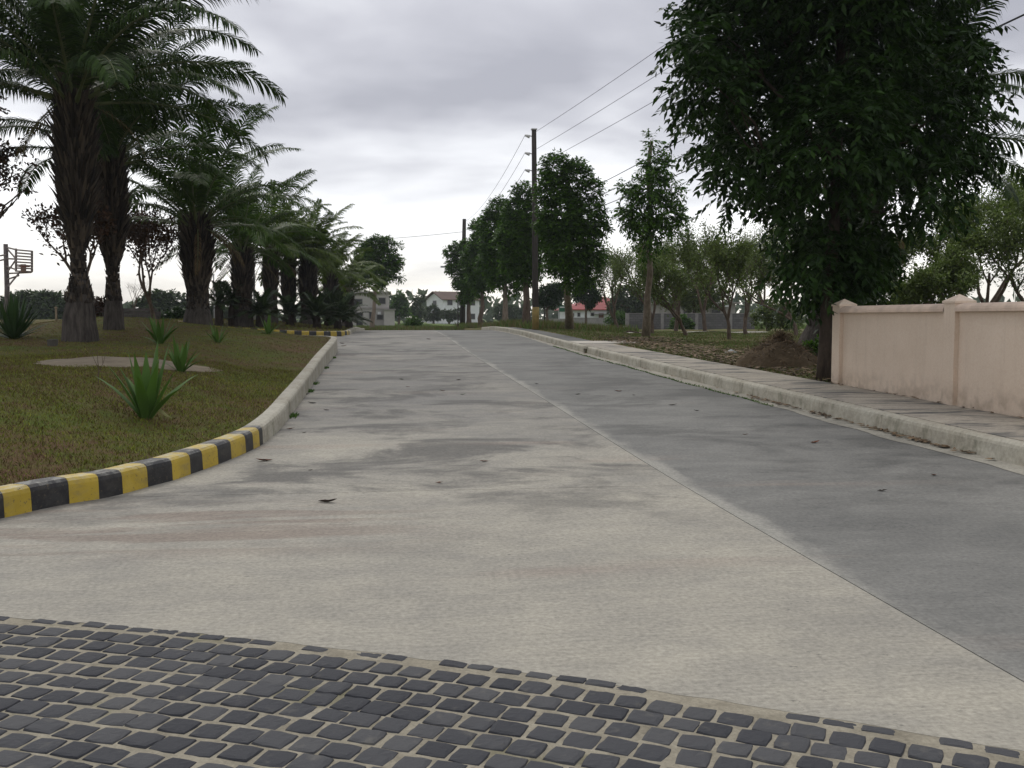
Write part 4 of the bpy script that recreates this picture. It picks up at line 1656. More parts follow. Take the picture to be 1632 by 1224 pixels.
for i, (x, Y, H_, sp, lab) in enumerate([
        (1455, 33, 5.6, .75, 'leafy spreading tree behind the first wall panel'),
        (1575, 36, 7.6, .75, 'taller olive tree behind the wall at the right edge'),
        (1540, 30, 3.9, .85, 'low forked tree behind the pointed wall post'),
        (1385, 38, 5.0, .7, 'tree behind the wall next to the big trunk'),
        (1650, 31, 6.2, .7, 'tree at the far right behind the wall')]):
    scatter_tree('garden_tree', lab, x, Y, H_, sp, 400 + i, .13, .06, 13000, LEAF_OLIVE, BARK, .13, .2, 'trees behind the pink wall', upright=.85)

# ------------------------------------------------------------------ trees, left side
broad_tree('tree', 'leafy tree in front of the grey two storey house', 'tree', 594, 84,
           [(600, 392, 20), (585, 402, 20), (618, 388, 14), (632, 392, 10), (612, 412, 20), (630, 415, 14), (592, 425, 20), (620, 430, 16), (604, 446, 15), (634, 442, 9), (585, 442, 13)],
           (603, 400), .18, 1500, .28, .12, LEAF_MID, M=8, sprayL=.5, droop=.35, bark=BARK_PALE, limbs=9)
for i, (x, Y, H_, lab, mt, nl) in enumerate([
        (247, 41, 5.0, 'small tree with reddish leaves between the palms', LEAF_RED, 4200),
        (143, 29, 4.2, 'thin forked tree between the two nearest palms', LEAF_RED, 1500)]):
    scatter_tree('tree', lab, x, Y, H_, .42, 520 + i, .14, .08, nl, mt, BARK, .10, .36, upright=.8)
broad_tree('tree', 'dark reddish tree hanging into the left edge of the view', 'tree', -75, 30,
           [(15, 262, 34), (-10, 225, 36), (32, 305, 22), (42, 238, 20), (5, 330, 16), (-50, 250, 60), (-90, 200, 70), (-110, 280, 60), (-60, 150, 60)],
           (-70, 220), .16, 520, .15, .085, LEAF_RED, M=10, sprayL=.4, droop=.4, limbs=9)
scatter_tree('bare_tree', 'leafless spreading tree behind the fourth palm', 365, 75, 4.4, .7, 531, .1, .05, 0, None, BARK, .09, .3)
scatter_tree('bare_tree', 'pale leafless bush behind the low stone wall', 212, 60, 2.6, .6, 532, .1, .05, 0, None, BARK, .05, .3)


def far_tree(label, circles, Y, x, n, mat=None, leaf=.5, group='distant trees', tr=.2):
    return broad_tree('distant_tree', label, 'tree', x, Y, circles, (x, circles[0][1]), tr, n, leaf, leaf * .5, mat or LEAF_FAR, M=6, sprayL=leaf * .9, droop=.25, limbs=5, group=group, shell=.5)


far_tree('dense distant tree at the left edge beyond the side road', [(35, 490, 26), (15, 495, 24), (50, 484, 22), (62, 500, 20)], 120, 35, 900)
far_tree('distant tree just left of the nearest palm trunk', [(82, 490, 24), (72, 482, 18), (100, 500, 18)], 118, 82, 800)
far_tree('broad round distant tree between second and third palm', [(255, 488, 26), (230, 495, 22), (278, 486, 22), (245, 478, 16), (292, 498, 18)], 115, 255, 1000)
far_tree('distant tree peeping left of the fourth palm', [(350, 500, 16), (330, 503, 14)], 125, 345, 500)
far_tree('distant tree between the fourth and fifth palm', [(405, 500, 16), (420, 503, 14)], 125, 410, 500)
far_tree('distant dark green tree right of the grey house', [(637, 484, 13), (630, 493, 11), (645, 495, 9), (636, 472, 8)], 165, 636, 420, LEAF_MID, .55)
far_tree('thin feathery distant tree above the shrub', [(664, 480, 8), (672, 474, 6), (662, 494, 10), (672, 498, 8)], 170, 665, 260, LEAF_FAR, .5)
far_tree('distant round tree left of the white house', [(690, 497, 11), (684, 504, 8), (698, 503, 8)], 180, 691, 300, LEAF_FAR)
far_tree('distant bushy tree before the white house', [(718, 502, 9), (708, 500, 7), (730, 500, 9)], 178, 716, 260, LEAF_FAR)
far_tree('distant tree behind the roadside row', [(820, 500, 14), (800, 497, 14), (836, 497, 8)], 185, 815, 600, LEAF_FAR)
far_tree('distant tree above the red roofed house', [(1000, 478, 26), (985, 490, 18), (1020, 490, 18)], 125, 1003, 800, LEAF_FAR)

# far-off wood that closes the view all round
Pw = []
n = 26000
ang = rng.uniform(0, 2 * np.pi, n)
rad = rng.uniform(300, 360, n)
hmax = 6.0 + 2.2 * np.sin(ang * 9) + 1.6 * np.sin(ang * 23 + 1) + 1.2 * np.sin(ang * 57)
Z = -.4 + rng.uniform(0, 1, n) ** .8 * np.maximum(hmax, 2)
P = np.stack([rad * np.sin(ang), rad * np.cos(ang), Z], 1)
d = norm(rng.normal(0, 1, (n, 3)))
lw = rng.uniform(.8, 1.5, n)
V = leaf_quads(P, d, np.array([0, 0, 1.0]) + rng.normal(0, .6, (n, 3)), 3.0 * lw, 1.7 * lw)
o = mk('woodland', V, np.arange(len(V)).reshape(-1, 4), LEAF_FAR)
tag(o, 'far-off wood along the horizon', 'wood', kind='stuff')


def bush(name, label, circles, Y, n, leaf, mat, x=None, group=None, base=None):
    x = circles[0][0] if x is None else x
    base = stand(x, Y) if base is None else base
    root = empty(name, base, label=label, cat='shrub', group=group)
    B = px_blobs(circles, Y, base)
    P, d, k = crown_points(B, n, .5)
    P[:, 2] = np.maximum(P[:, 2], .02)
    V = sprays(P, norm(d + np.array([0, 0, .5]) + rng.normal(0, .3, P.shape)), 6, leaf * 1.5, leaf, leaf * .45, .15)
    V[:, 2] = np.maximum(V[:, 2], -.02)
    mk('foliage', V, np.arange(len(V)).reshape(-1, 4), mat, root)
    m = MB()
    for _ in range(5):
        q = np.array(B[0][:3]) + rng.normal(0, .3, 3) * B[0][3]
        m.tube(branch_path((0, 0, -.05), q, 5, .05), np.linspace(.03, .01, 5), 4)
    m.build('stems', TWIG, root)


bush('shrub', 'lone dark shrub on the field edge beyond the road', [(658, 515, 6), (654, 518, 5), (663, 518, 5)], 93, 260, .25, LEAF_MID)
bush('shrub', 'dark hedge shrub behind the low stone wall', [(285, 510, 12), (300, 514, 10), (270, 512, 9)], 56, 500, .22, LEAF_DARK)
bush('shrub', 'green shrub against the grey block wall', [(1085, 515, 10), (1092, 521, 10), (1078, 522, 8)], 80, 400, .24, LEAF_MID, base=None)
bush('shrub', 'bright low shrub before the dark fence wall', [(985, 511, 11), (975, 516, 9), (995, 516, 9)], 100, 350, .26, LEAF_MID)
bush('shrub', 'green bush between the mound and the big tree', [(1300, 570, 22), (1312, 590, 16), (1318, 550, 14)], 21.5, 700, .10, LEAF_MID)
bush('shrub', 'thick bright bush behind the soil mound', [(1235, 500, 20), (1260, 505, 22), (1215, 508, 14)], 62, 800, .2, LEAF_OLIVE)
bush('shrub', 'dark bush behind the wall end', [(1400, 480, 35), (1450, 485, 30)], 34, 900, .16, LEAF_MID)
bush('shrub', 'reddish dry bush between the two nearest palms', [(152, 490, 12), (160, 500, 14)], 45, 420, .15, LEAF_RED)

# ------------------------------------------------------------------ soil mound with dry grass
mc = hit(1243, 585)
DIRT = plain('dry_grass_heap', (.10, .074, .046), .95, .1, .4, 14, bump=.6)
n, m_ = 30, 9
V, F = [], []
RX, RY, HZ = .82, .7, .64
for i in range(m_):
    u = i / (m_ - 1)
    for k in range(n):
        a = 2 * math.pi * k / n
        q = (1.25 - 1.25 * u) * (1 + .12 * math.sin(3 * a + .5) + .06 * rnd.uniform(-1, 1) * (u < .95))
        x, y = RX * q * math.cos(a), RY * q * math.sin(a)
        z = HZ * float(1 - (1.25 - 1.25 * u) ** 1.5 / 1.4) + .03 * rnd.uniform(-1, 1)
        if i == 0: z = -.25
        V.append((x, y, z))
V.append((0, 0, HZ))
for i in range(m_ - 1):
    for k in range(n):
        F.append((i * n + k, i * n + (k + 1) % n, (i + 1) * n + (k + 1) % n, (i + 1) * n + k))
for k in range(n):
    F.append(((m_ - 1) * n + k, (m_ - 1) * n + (k + 1) % n, m_ * n))
heap = empty('grass_heap', mc, label='mound of brown cut grass and soil beside the big tree', cat='mound')
mk('soil', V, F, DIRT, heap, True)
VA = np.array(V)
nn = 3600
k = rng.integers(n, len(VA), nn)
P = VA[k] * np.array([.93, .93, 1]) + rng.normal(0, .05, (nn, 3)) + np.array([0, 0, .03])
d = norm(rng.normal(0, 1, (nn, 3)) * np.array([1, 1, .5]) + np.array([0, 0, .1]))
V = leaf_quads(P, d, np.array([0, 0, 1.0]) + rng.normal(0, .4, (nn, 3)), rng.uniform(.05, .18, nn), rng.uniform(.008, .02, nn))
o = mk('dry_grass', V, np.arange(len(V)).reshape(-1, 4), LITTER, heap)
o['kind'] = 'stuff'

# ------------------------------------------------------------------ poles and wires
POLE = mat_bark('pole_wood', (.03, .027, .024), (.075, .067, .06), .12, 8)
METAL = plain('galvanised', (.30, .31, .32), .45, .5, .15, 10)
PORC = plain('porcelain', (.50, .50, .48), .3, .5, .1, 10)
YPAINT = plain('faded_yellow_paint', (.29, .215, .075), .7, .3, .35, 6)
WIRE = plain('cable_black', (.05, .05, .055), .6, .2, .1, 10)
GREY = plain('grey_paint', (.24, .23, .22), .8, .2, .3, 4)
pb = np.array([7.25, 49.0, float(verge_z(7.25, 49.0))])
pole = empty('utility_pole', pb, label='tall dark utility pole with yellow painted foot and three insulators', cat='utility pole')
ptop = at(851, 207, 49.0) - pb
MB().tube([(0, 0, -.3), (0, 0, .2), (ptop[0] * .5, 0, ptop[2] * .5), (ptop[0], 0, ptop[2])], [.17, .165, .14, .115], 12).build('post', POLE, pole, True)
MB().lathe([(.177, .02), (.174, 1.1), (.166, 1.11)], 12).build('painted_foot', YPAINT, pole, True)
ins = []
for yy in (216, 244, 271):
    q = at(850, yy, 49.0) - pb
    m = MB().tube([(q[0], 0, q[2] - .05), (q[0] - .42, 0, q[2] + .02)], [.03, .02], 6)
    m.tube([(q[0] - .18, 0, q[2] - .06), (q[0] - .40, 0, q[2])], [.09, .05], 8)
    m.build('insulator', PORC, pole, True)
    ins.append(q)
m = MB().box(ptop[0] - .14, -.14, ptop[2], ptop[0] + .14, .14, ptop[2] + .05).build('top_cap', PORC, pole)

p2 = at(737, 505, 93.0)
p2[2] = float(verge_z(p2[0], 93.0))
lamp = empty('lamp_pole', p2, label='distant dark lamp pole with arm over the road, left of the trees', cat='lamp pole')
t2 = at(740, 349, 93.0) - p2
MB().tube([(0, 0, -.3), (t2[0] * .5, 0, t2[2] * .5), (t2[0], 0, t2[2])], [.27, .22, .17], 10).build('post', POLE, lamp, True)
q = at(738, 428, 93.0) - p2; q2 = at(708, 425, 93.0) - p2
MB().tube([(q[0], 0, q[2]), ((q[0] + q2[0]) / 2, -.1, q[2] + .12), (q2[0], -.2, q2[2])], [.05, .04, .035], 6).build('arm', METAL, lamp, True)
MB().box(q2[0] - .35, -.32, q2[2] - .10, q2[0] + .30, -.08, q2[2] + .05).build('lamp_head', METAL, lamp)


def wire(label, a, b, sag, r=.013, n=26):
    a = np.asarray(a, float); b = np.asarray(b, float)
    t = np.linspace(0, 1, n)[:, None]
    p = a * (1 - t) + b * t
    p[:, 2] -= sag * 4 * t[:, 0] * (1 - t[:, 0])
    mid = p[0].copy()
    o = MB().tube(p - mid, r, 5).build('power_line', WIRE)
    o.location = mid
    tag(o, label, 'wire', 'power lines along the road')


P1y = 49.0
nm = ['top', 'second', 'third']
for i, q in enumerate(ins):
    a = pb + np.array([q[0] + .02, 0, q[2] + .12])
    b = np.array([13.0, 1.5, a[2] + .85])
    wire(f'{nm[i]} power line from the utility pole towards the big tree', a, b, (.33, .30, .30)[i], .009)
    a2 = pb + np.array([q[0] - .40, 0, q[2] + .03])
    b2 = p2 + np.array([t2[0], 0, t2[2] - .25 - .8 * i])
    wire(f'{nm[i]} power line from the insulators to the far lamp pole', a2, b2, .7, .010)
for i, (x0, y0, x1, y1) in enumerate([(955, 290, 1106, 211), (966, 303, 1098, 241), (968, 321, 1093, 270)]):
    Y0 = 12.3 * FPX / (x0 - 617); Y1 = 12.3 * FPX / (x1 - 617)
    z0 = at(x0, y0, Y0)[2]; z1 = at(x1, y1, Y1)[2]
    sl = (z1 - z0) / (Y1 - Y0)
    a = np.array([12.3, 96, z0 + sl * (96 - Y0) + .45]); b = np.array([12.3, 14, z1 + sl * (14 - Y1) + .3])
    wire(f'{["upper", "middle", "lowest"][i]} low cable passing behind the slender tree', a, b, .55, .02)
a = p2 + np.array([t2[0], 0, t2[2] - 1.15]); b = at(420, 388, 95)
wire('thin cable crossing the sky left of the lamp pole', a, b, .25, .018)

for (x, Y, yt, r_, lab, mt) in [(406, 64, 378, .07, 'slim pale pole behind the fourth palm', METAL), (342, 82, 438, .06, 'thin grey pole right of the third palm', METAL),
                                (730, 88, 480, .05, 'thin dark post at the grass edge before the lamp pole', POLE), (868, 70, 490, .06, 'short black post right of the utility pole', POLE),
                                (90, 47, 491, .05, 'yellowish wooden post by the side road', mat_bark('post_wood', (.18, .14, .09), (.32, .26, .18))), ]:
    b = stand(x, Y)
    tp = at(x, yt, Y) - b
    root = empty('post', b, label=lab, cat='post')
    MB().tube([(0, 0, -.2), (0, 0, tp[2] * .6), (0, 0, tp[2])], [r_, r_ * .95, r_ * .85], 8).build('shaft', mt, root, True)
    MB().lathe([(r_ * 1.25, tp[2] - .02), (r_ * 1.25, tp[2] + .03), (r_ * .6, tp[2] + .06)], 8).build('cap', mt, root)

# green street sign between the pole and the tree
sb_ = stand(891, 72)
root = empty('street_sign', sb_, label='small green street sign on a thin post by the fence', cat='sign')
zt = at(891, 492, 72)[2] - sb_[2]
MB().tube([(0, 0, -.2), (0, 0, zt + .1)], .035, 6).build('post', METAL, root)
MB().box(.0, -.03, zt - .22, .52, .0, zt + .22).build('sign_plate', plain('sign_green', (.02, .12, .06), .4, .5, .1), root)
MB().box(.05, -.036, zt + .06, .47, -.031, zt + .15).build('sign_band', plain('sign_white', (.6, .62, .6), .5, .4, .1), root)

# ------------------------------------------------------------------ buildings
CONC = plain('bare_concrete', (.27, .25, .235), .95, .1, .35, 1.2)
CONC2 = plain('pale_concrete', (.36, .34, .32), .95, .1, .25, .8)
WHITE = plain('white_wall', (.62, .63, .64), .85, .2, .12, 1.0)
DARKWIN = plain('dark_window', (.02, .02, .023), .25, .5, .2)
FRAME = plain('window_frame', (.20, .19, .18), .7)
BROWNROOF = plain('brown_roof', (.115, .078, .063), .8, .2, .2, 1.5)
REDROOF = plain('red_roof', (.25, .045, .043), .6, .3, .2, 1.2)
RUST = plain('rusty_iron', (.16, .07, .045), .9)


def rbox(x0, y0, x1, y1, Y, dep, front=0.0):
    """box whose front face covers a photo rectangle at distance Y"""
    a = at(x0, y1, Y); b = at(x1, y0, Y)
    return (min(a[0], b[0]), Y - front, min(a[2], b[2]), max(a[0], b[0]), Y + dep, max(a[2], b[2]))


def window(parent, off, x0, y0, x1, y1, Y):
    bx_ = rbox(x0, y0, x1, y1, Y, .05, .03)
    f = 0.09
    w = MB()
    w.box(bx_[0] - f, Y - .06, bx_[2] - f, bx_[3] + f, Y - .002, bx_[2])
    w.box(bx_[0] - f, Y - .06, bx_[5], bx_[3] + f, Y - .002, bx_[5] + f)
    w.box(bx_[0] - f, Y - .06, bx_[2], bx_[0], Y - .002, bx_[5])
    w.box(bx_[3], Y - .06, bx_[2], bx_[3] + f, Y - .002, bx_[5])
    wo = w.build('window', FRAME, parent, off=off)
    MB().box(bx_[0], Y - .02, bx_[2], bx_[3], Y - .004, bx_[5]).build('pane', DARKWIN, wo, off=off)


Y = 130.0
b = stand(590, Y)
hs = empty('house', b, label='unfinished grey two storey concrete house beyond the crest on the left', cat='house')
x_ = rbox(535, 468, 620, 525, Y, 8)
MB().box(*x_).build('wall', CONC2, hs, off=b)
MB().box(x_[0] - .25, Y - .3, x_[5], x_[3] + .25, Y + 8.3, x_[5] + .28).build('roof', CONC, hs, off=b)
m = rbox(535, 490, 620, 492.5, Y, .1, .12); MB().box(m[0], m[1], m[2], m[3], Y - .003, m[5]).build('floor_band', CONC, hs, off=b)
window(hs, b, 562, 477, 577, 486, Y); window(hs, b, 543, 477, 555, 486, Y)
window(hs, b, 604, 475, 614, 484, Y)
window(hs, b, 589, 498, 594, 508, Y); window(hs, b, 601, 502, 610, 509, Y)
m = rbox(568, 498, 578, 520, Y, .04, .03); MB().box(m[0], m[1], m[2], m[3], Y - .003, m[5]).build('door', DARKWIN, hs, off=b)
m = rbox(602, 497, 607, 501, Y, .04, .05); MB().box(m[0], m[1], m[2], m[3], Y - .003, m[5]).build('sign_board', WHITE, hs, off=b)
m = rbox(612, 494, 629, 521, Y - 2.5, 4); MB().box(*m).build('annex', CONC2, hs, off=b)
MB().box(m[0] - .15, m[1] - .2, m[5], m[3] + .15, m[4], m[5] + .14).build('annex_roof', FRAME, hs, off=b)
for xx in np.linspace(x_[0] + .5, x_[3] - 2.5, 9):
    MB().tube([(xx, Y + .2, x_[5] + .25), (xx, Y + .2, x_[5] + 1.0)], .04, 5).build('railing_post', RUST, hs, off=b)
MB().tube([(x_[0] + .5, Y + .2, x_[5] + .98), (x_[3] - 2.5, Y + .2, x_[5] + .98)], .04, 5).build('railing', RUST, hs, off=b)
m = rbox(552, 463, 558, 466, Y + 1, 1); MB().lathe([(.45, 0), (.47, .5), (.42, .95), (.1, 1.05)], 12, 0, ((m[0] + m[3]) / 2, Y + 1.5, x_[5] + .26)).build('water_tank', RUST, hs, True, off=b)

# white house with brown gable roof
Y = 205.0
b = stand(722, Y)
hs = empty('house', b, rz=R(28), label='distant white two storey house with brown gable roof', cat='house')
W2, L2, E2, T2 = 3.2, 4.3, at(700, 477, Y)[2] - b[2], at(706, 466, Y)[2] - b[2]
m = MB()
m.add([(-L2, -W2, -.4), (L2, -W2, -.4), (L2, W2, -.4), (-L2, W2, -.4), (-L2, -W2, E2), (L2, -W2, E2), (L2, W2, E2), (-L2, W2, E2), (-L2, 0, T2 - .15), (L2, 0, T2 - .15)],
      [(0, 1, 5, 4), (2, 3, 7, 6), (1, 2, 6, 9, 5), (3, 0, 4, 8, 7)])
m.build('wall', WHITE, hs)
m = MB(); o_ = .6
dz = (T2 - E2) / W2
for sg in (-1, 1):
    V = [(-L2 - o_, sg * (W2 + o_), E2 - dz * o_), (L2 + o_, sg * (W2 + o_), E2 - dz * o_), (L2 + o_, 0, T2), (-L2 - o_, 0, T2)]
    V += [(x, y, z + .16) for x, y, z in V]
    m.add(V, [(0, 1, 2, 3), (7, 6, 5, 4), (0, 4, 5, 1), (1, 5, 6, 2), (2, 6, 7, 3), (3, 7, 4, 0)])
m.build('roof', BROWNROOF, hs)
for xx in (-2.7, 0, 2.7):
    for zz in (1.0, 3.8):
        w = MB().box(xx - .6, -W2 - .06, zz, xx + .6, -W2 - .003, zz + 1.2).build('window', FRAME, hs)
        MB().box(xx - .5, -W2 - .09, zz + .1, xx + .5, -W2 - .063, zz + 1.1).build('pane', DARKWIN, w)
w = MB().box(-L2 - .06, -.7, 3.7, -L2 - .003, .7, 4.8).build('window', FRAME, hs)
MB().box(-L2 - .09, -.6, 3.8, -L2 - .063, .6, 4.7).build('pane', DARKWIN, w)

# red roofed house
Y = 140.0
b = stand(950, Y)
hs = empty('house', b, label='white bungalow with red hipped roof behind the grey fence', cat='house')
x_ = rbox(903, 494, 1000, 522, Y, 7); MB().box(*x_).build('wall', WHITE, hs, off=b)
ez = x_[5] - .05; ax_ = at(962, 473, Y + 3.5)
m = MB()
m.add([(x_[0] - .5, Y - .6, ez), (x_[3] + .5, Y - .6, ez), (x_[3] + .5, Y + 7.6, ez), (x_[0] - .5, Y + 7.6, ez),
       (x_[0] - .5, Y - .6, ez + .14), (x_[3] + .5, Y - .6, ez + .14), (x_[3] + .5, Y + 7.6, ez + .14), (x_[0] - .5, Y + 7.6, ez + .14), (ax_[0] - 1.3, Y + 3.5, ax_[2]), (ax_[0] + .3, Y + 3.5, ax_[2])],
      [(0, 3, 2, 1), (0, 1, 5, 4), (1, 2, 6, 5), (2, 3, 7, 6), (3, 0, 4, 7), (4, 5, 9, 8), (5, 6, 9), (6, 7, 8, 9), (7, 4, 8)])
m.build('roof', REDROOF, hs, off=b)
window(hs, b, 942, 499, 946, 503, Y); window(hs, b, 911, 500, 914, 504, Y); window(hs, b, 921, 499, 924, 504, Y)
m = rbox(974, 498, 982, 508, Y, .04, .03); MB().box(m[0], m[1], m[2], m[3], Y - .003, m[5]).build('door', DARKWIN, hs, off=b)
m = rbox(954, 499, 962, 508, Y, .04, .03); MB().box(m[0], m[1], m[2], m[3], Y - .003, m[5]).build('door', RUST, hs, off=b)
w_ = rbox(946, 500, 972, 501, Y, .1, .9); MB().box(w_[0], w_[1], w_[2], w_[3], Y - .003, w_[2] + .1).build('awning', FRAME, hs, off=b)

# plain house behind the block wall
Y = 100.0
b = stand(1115, Y)
hs = empty('house', b, label='low grey house with white awning behind the block wall', cat='house')
x_ = rbox(1062, 484, 1172, 520, Y, 6); MB().box(*x_).build('wall', CONC, hs, off=b)
MB().box(x_[0] - .4, Y - .5, x_[5], x_[3] + .4, Y + 6.4, x_[5] + .16).build('roof', CONC, hs, off=b)
window(hs, b, 1089, 494, 1101, 500, Y); window(hs, b, 1134, 494, 1148, 500, Y)
m = rbox(1127, 487, 1156, 489, Y, .1, 1.0); MB().box(m[0], m[1], m[2], m[3], Y - .003, m[5] + .05).build('awning', WHITE, hs, off=b)


def mat_block():
    t = NT('concrete_blocks', .95, .1)
    P = t.pos()
    br = t.N.new('ShaderNodeTexBrick')
    mp = t.N.new('ShaderNodeMapping'); mp.inputs['Rotation'].default_value = (R(90), 0, 0)
    t.L.new(P, mp.inputs[0]); t.L.new(mp.outputs[0], br.inputs['Vector'])
    br.inputs['Scale'].default_value = 1.0
    br.inputs['Brick Width'].default_value = .4; br.inputs['Row Height'].default_value = .2; br.inputs['Mortar Size'].default_value = .012
    br.inputs['Color1'].default_value = (.10, .098, .098, 1); br.inputs['Color2'].default_value = (.14, .137, .134, 1); br.inputs['Mortar'].default_value = (.075, .072, .07, 1)
    n = t.noise(P, .8, 4)
    t.color(t.mix(t.map(n, .45, .65, 0, .5), br.outputs[0], (.09, .095, .08)))
    return t.m


BLOCK = mat_block()
for (xa, xb, yt, yb, Y, lab, mt) in [(1000, 1203, 500, 530, 83, 'grey concrete block wall behind the orchard trees', BLOCK), (915, 1002, 507, 524, 112, 'dark grey low fence wall before the red roofed house', GREY),
                                     (862, 916, 508.5, 522, 112, 'paler low fence wall right of the utility pole', CONC)]:
    b = stand((xa + xb) / 2, Y)
    root = empty('fence_wall', b, label=lab, cat='wall')
    m = rbox(xa, yt, xb, yb, Y, .2)
    z0 = ground_z(m[0], Y) - .4
    MB().box(m[0], m[1], z0, m[3], m[4], m[5]).build('panel', mt, root, off=b)
    for xx in np.arange(m[0], m[3] + .1, max(3.0, (m[3] - m[0]) / 4 - .01)):
        MB().box(xx - .13, Y - .05, z0, xx + .13, Y + .25, m[5] + .06).build('pillar', GREY, root, off=b)
    MB().box(m[0] + .14, Y - .03, m[5] + .003, m[3] - .14, Y + .23, m[5] + .05).build('coping', GREY, root, off=b)

# concrete footpath across the orchard
V, F = [], []
for k, (xx) in enumerate(np.linspace(8.8, 34, 30)):
    yy = 55 + (xx - 8.8) * .05
    for dy in (0, 1.1):
        V.append((xx, yy + dy, float(verge_z(xx, yy + dy)) + .07))
F = [(2 * k, 2 * k + 2, 2 * k + 3, 2 * k + 1) for k in range(29)]
o = mk('path', V, F, SIDEPALE)
tag(o, 'pale concrete footpath crossing the orchard', 'path', kind='structure')

# low stone wall on the left
Y = 44.5
b = stand(215, Y)
sw = empty('stone_wall', b, label='low dark stacked stone wall between the second and third palm', cat='wall')
ROCK = plain('dark_stone', (.075, .068, .062), .95, .1, .5, 4, bump=.4)
m = MB()
x0 = at(188, 510, Y)[0] - b[0]; x1 = at(246, 510, Y)[0] - b[0]
z = -.1; row = 0
while z < .82:
    x = x0 + (row % 2) * .1
    hrow = rnd.uniform(.11, .16)
    while x < x1:
        w = rnd.uniform(.14, .3)
        j = lambda: rnd.uniform(-.02, .02)
        m.box(x + .006, -.15 + j(), z, x + w - .006, .25 + j(), z + hrow - .01)
        x += w
    z += hrow; row += 1
st = m.build('stones', ROCK, sw); st['kind'] = 'stuff'
MB().box(x0 - .05, -.22, z + .004, x1 + .05, .3, z + .12).build('cap_stone', ROCK, sw)

# home-made basketball stand
Y = 42.0
b = stand(9, Y)
bk = empty('basketball_stand', b, label='home made bamboo basketball stand with slatted backboard at the left', cat='basketball stand')
BAM = mat_bark('bamboo', (.20, .17, .16), (.38, .34, .31), .4, 6)


def q(x, y, dy=0.0):
    return at(x, y, Y + dy) - b


tp = q(9, 389)
MB().tube([(0, 0, -.2), tp * np.array([1, 1, .5]), tp], [.11, .10, .09], 8).build('pole', mat_bark('weathered_post', (.10, .085, .08), (.22, .19, .18)), bk, True)
for (a, c) in [((9, 394), (26, 398)), ((9, 412), (26, 413)), ((9, 424), (26, 430)), ((9, 436), (50, 434)), ((10, 460), (33, 432)), ((10, 395), (26, 413)), ((10, 436), (26, 413)), ((9, 446), (30, 439)), ((-22, 420), (9, 413)), ((-22, 411), (9, 406))]:
    MB().tube([q(*a), q(*c, -.4)], .035, 5).build('brace', BAM, bk)
for xx in (25.5, 51):
    MB().tube([q(xx, 396 if xx < 30 else 400, -.45), q(xx, 433, -.45)], .045, 6).build('frame_post', BAM, bk)
for k in range(8):
    t_ = k / 7
    MB().tube([q(25, 398 + 34 * t_, -.50), q(52, 400.5 + 32.5 * t_, -.50)], .032, 5).build('slat', BAM, bk)
V0 = q(33, 421, -.56); V1 = q(42, 434, -.56)
MB().box(V0[0], V0[1] - .03, V1[2], V1[0], V0[1], V0[2]).build('back_plate', plain('plate_brown', (.20, .14, .11), .9), bk)
c_ = q(38, 425, -.9)
ring_ = [(c_[0] + .22 * math.cos(a), c_[1] + .22 * math.sin(a), c_[2]) for a in np.linspace(0, 2 * math.pi, 17)]
MB().tube(ring_, .014, 5, cap=False).build('hoop', RUST, bk)

# distant white car
Y = 330.0
b = stand(680, Y)
b[0] = at(680, 515, Y)[0]
car = empty('car', b, rz=R(4), label='white car parked far beyond the field', cat='car')
prof = [(-2.1, .35), (-2.1, .75), (-1.9, .88), (-1.2, .95), (-.65, 1.42), (.6, 1.45), (1.2, .98), (1.95, .85), (2.15, .65), (2.15, .35)]
CARW = plain('car_white', (.70, .71, .73), .25, .5, .04)
V = [(x, -.8, z) for x, z in prof] + [(x, .8, z) for x, z in prof]
k = len(prof)
F = [tuple(range(k - 1, -1, -1)), tuple(range(k, 2 * k))] + [(i, (i + 1) % k, k + (i + 1) % k, k + i) for i in range(k)]
mk('body', V, F, CARW, car)
for sg in (-1, 1):
    V = [(-1.05, sg * .81, .98), (-.62, sg * .81, 1.34), (.52, sg * .81, 1.36), (.98, sg * .81, 1.0)]
    V += [(x, y + sg * .012, z) for x, y, z in V]
    mk('window', V, [(0, 1, 2, 3), (7, 6, 5, 4), (0, 4, 5, 1), (1, 5, 6, 2), (2, 6, 7, 3), (3, 7, 4, 0)], DARKWIN, car)
    for xx in (-1.35, 1.4):
        MB().tube([(xx, sg * .62, .32), (xx, sg * .84, .32)], .32, 14).build('wheel', DARKWIN, car)

# ------------------------------------------------------------------ white stone and dry branch on the verge
bw = hit(998, 524)
m = MB()
m.lathe([(.22, -.05), (.27, .06), (.25, .18), (.14, .28), (.04, .31)], 9, .3)
o = m.build('stone', plain('white_stone', (.5, .47, .43), .9), None, True); o.location = bw
tag(o, 'white stone lying left of the lone slender tree', 'stone')
bw = hit(1005, 533)
o = MB().tube([(-.5, 0, .03), (-.1, .05, .16), (.35, 0, .1), (.7, .1, .02)], [.04, .05, .035, .015], 6).build('fallen_branch', BARK)
o.location = bw
tag(o, 'dry fallen branch at the foot of the lone slender tree', 'branch')
bw = hit(1165, 563)
o = MB().box(-.16, -.05, 0, .16, .05, .05).add([(-.1, -.04, .05), (.12, -.03, .05), (.1, .04, .05), (-.08, .05, .05), (0, 0, .12)], [(0, 1, 4), (1, 2, 4), (2, 3, 4), (3, 0, 4)]).build('paper_scrap', plain('white_scrap', (.62, .63, .62), .8))
o.location = bw
tag(o, 'crumpled white scrap lying among the dead leaves', 'litter')

# ------------------------------------------------------------------ single fallen leaves on the road
LBR = plain('dead_leaf_brown', (.13, .05, .027), .9, .1, .35, 30)
LDK = plain('dead_leaf_dark', (.022, .016, .012), .95, .05, .3, 30)
LGR = plain('fresh_leaf', (.05, .11, .03), .5, .3, .2, 30)


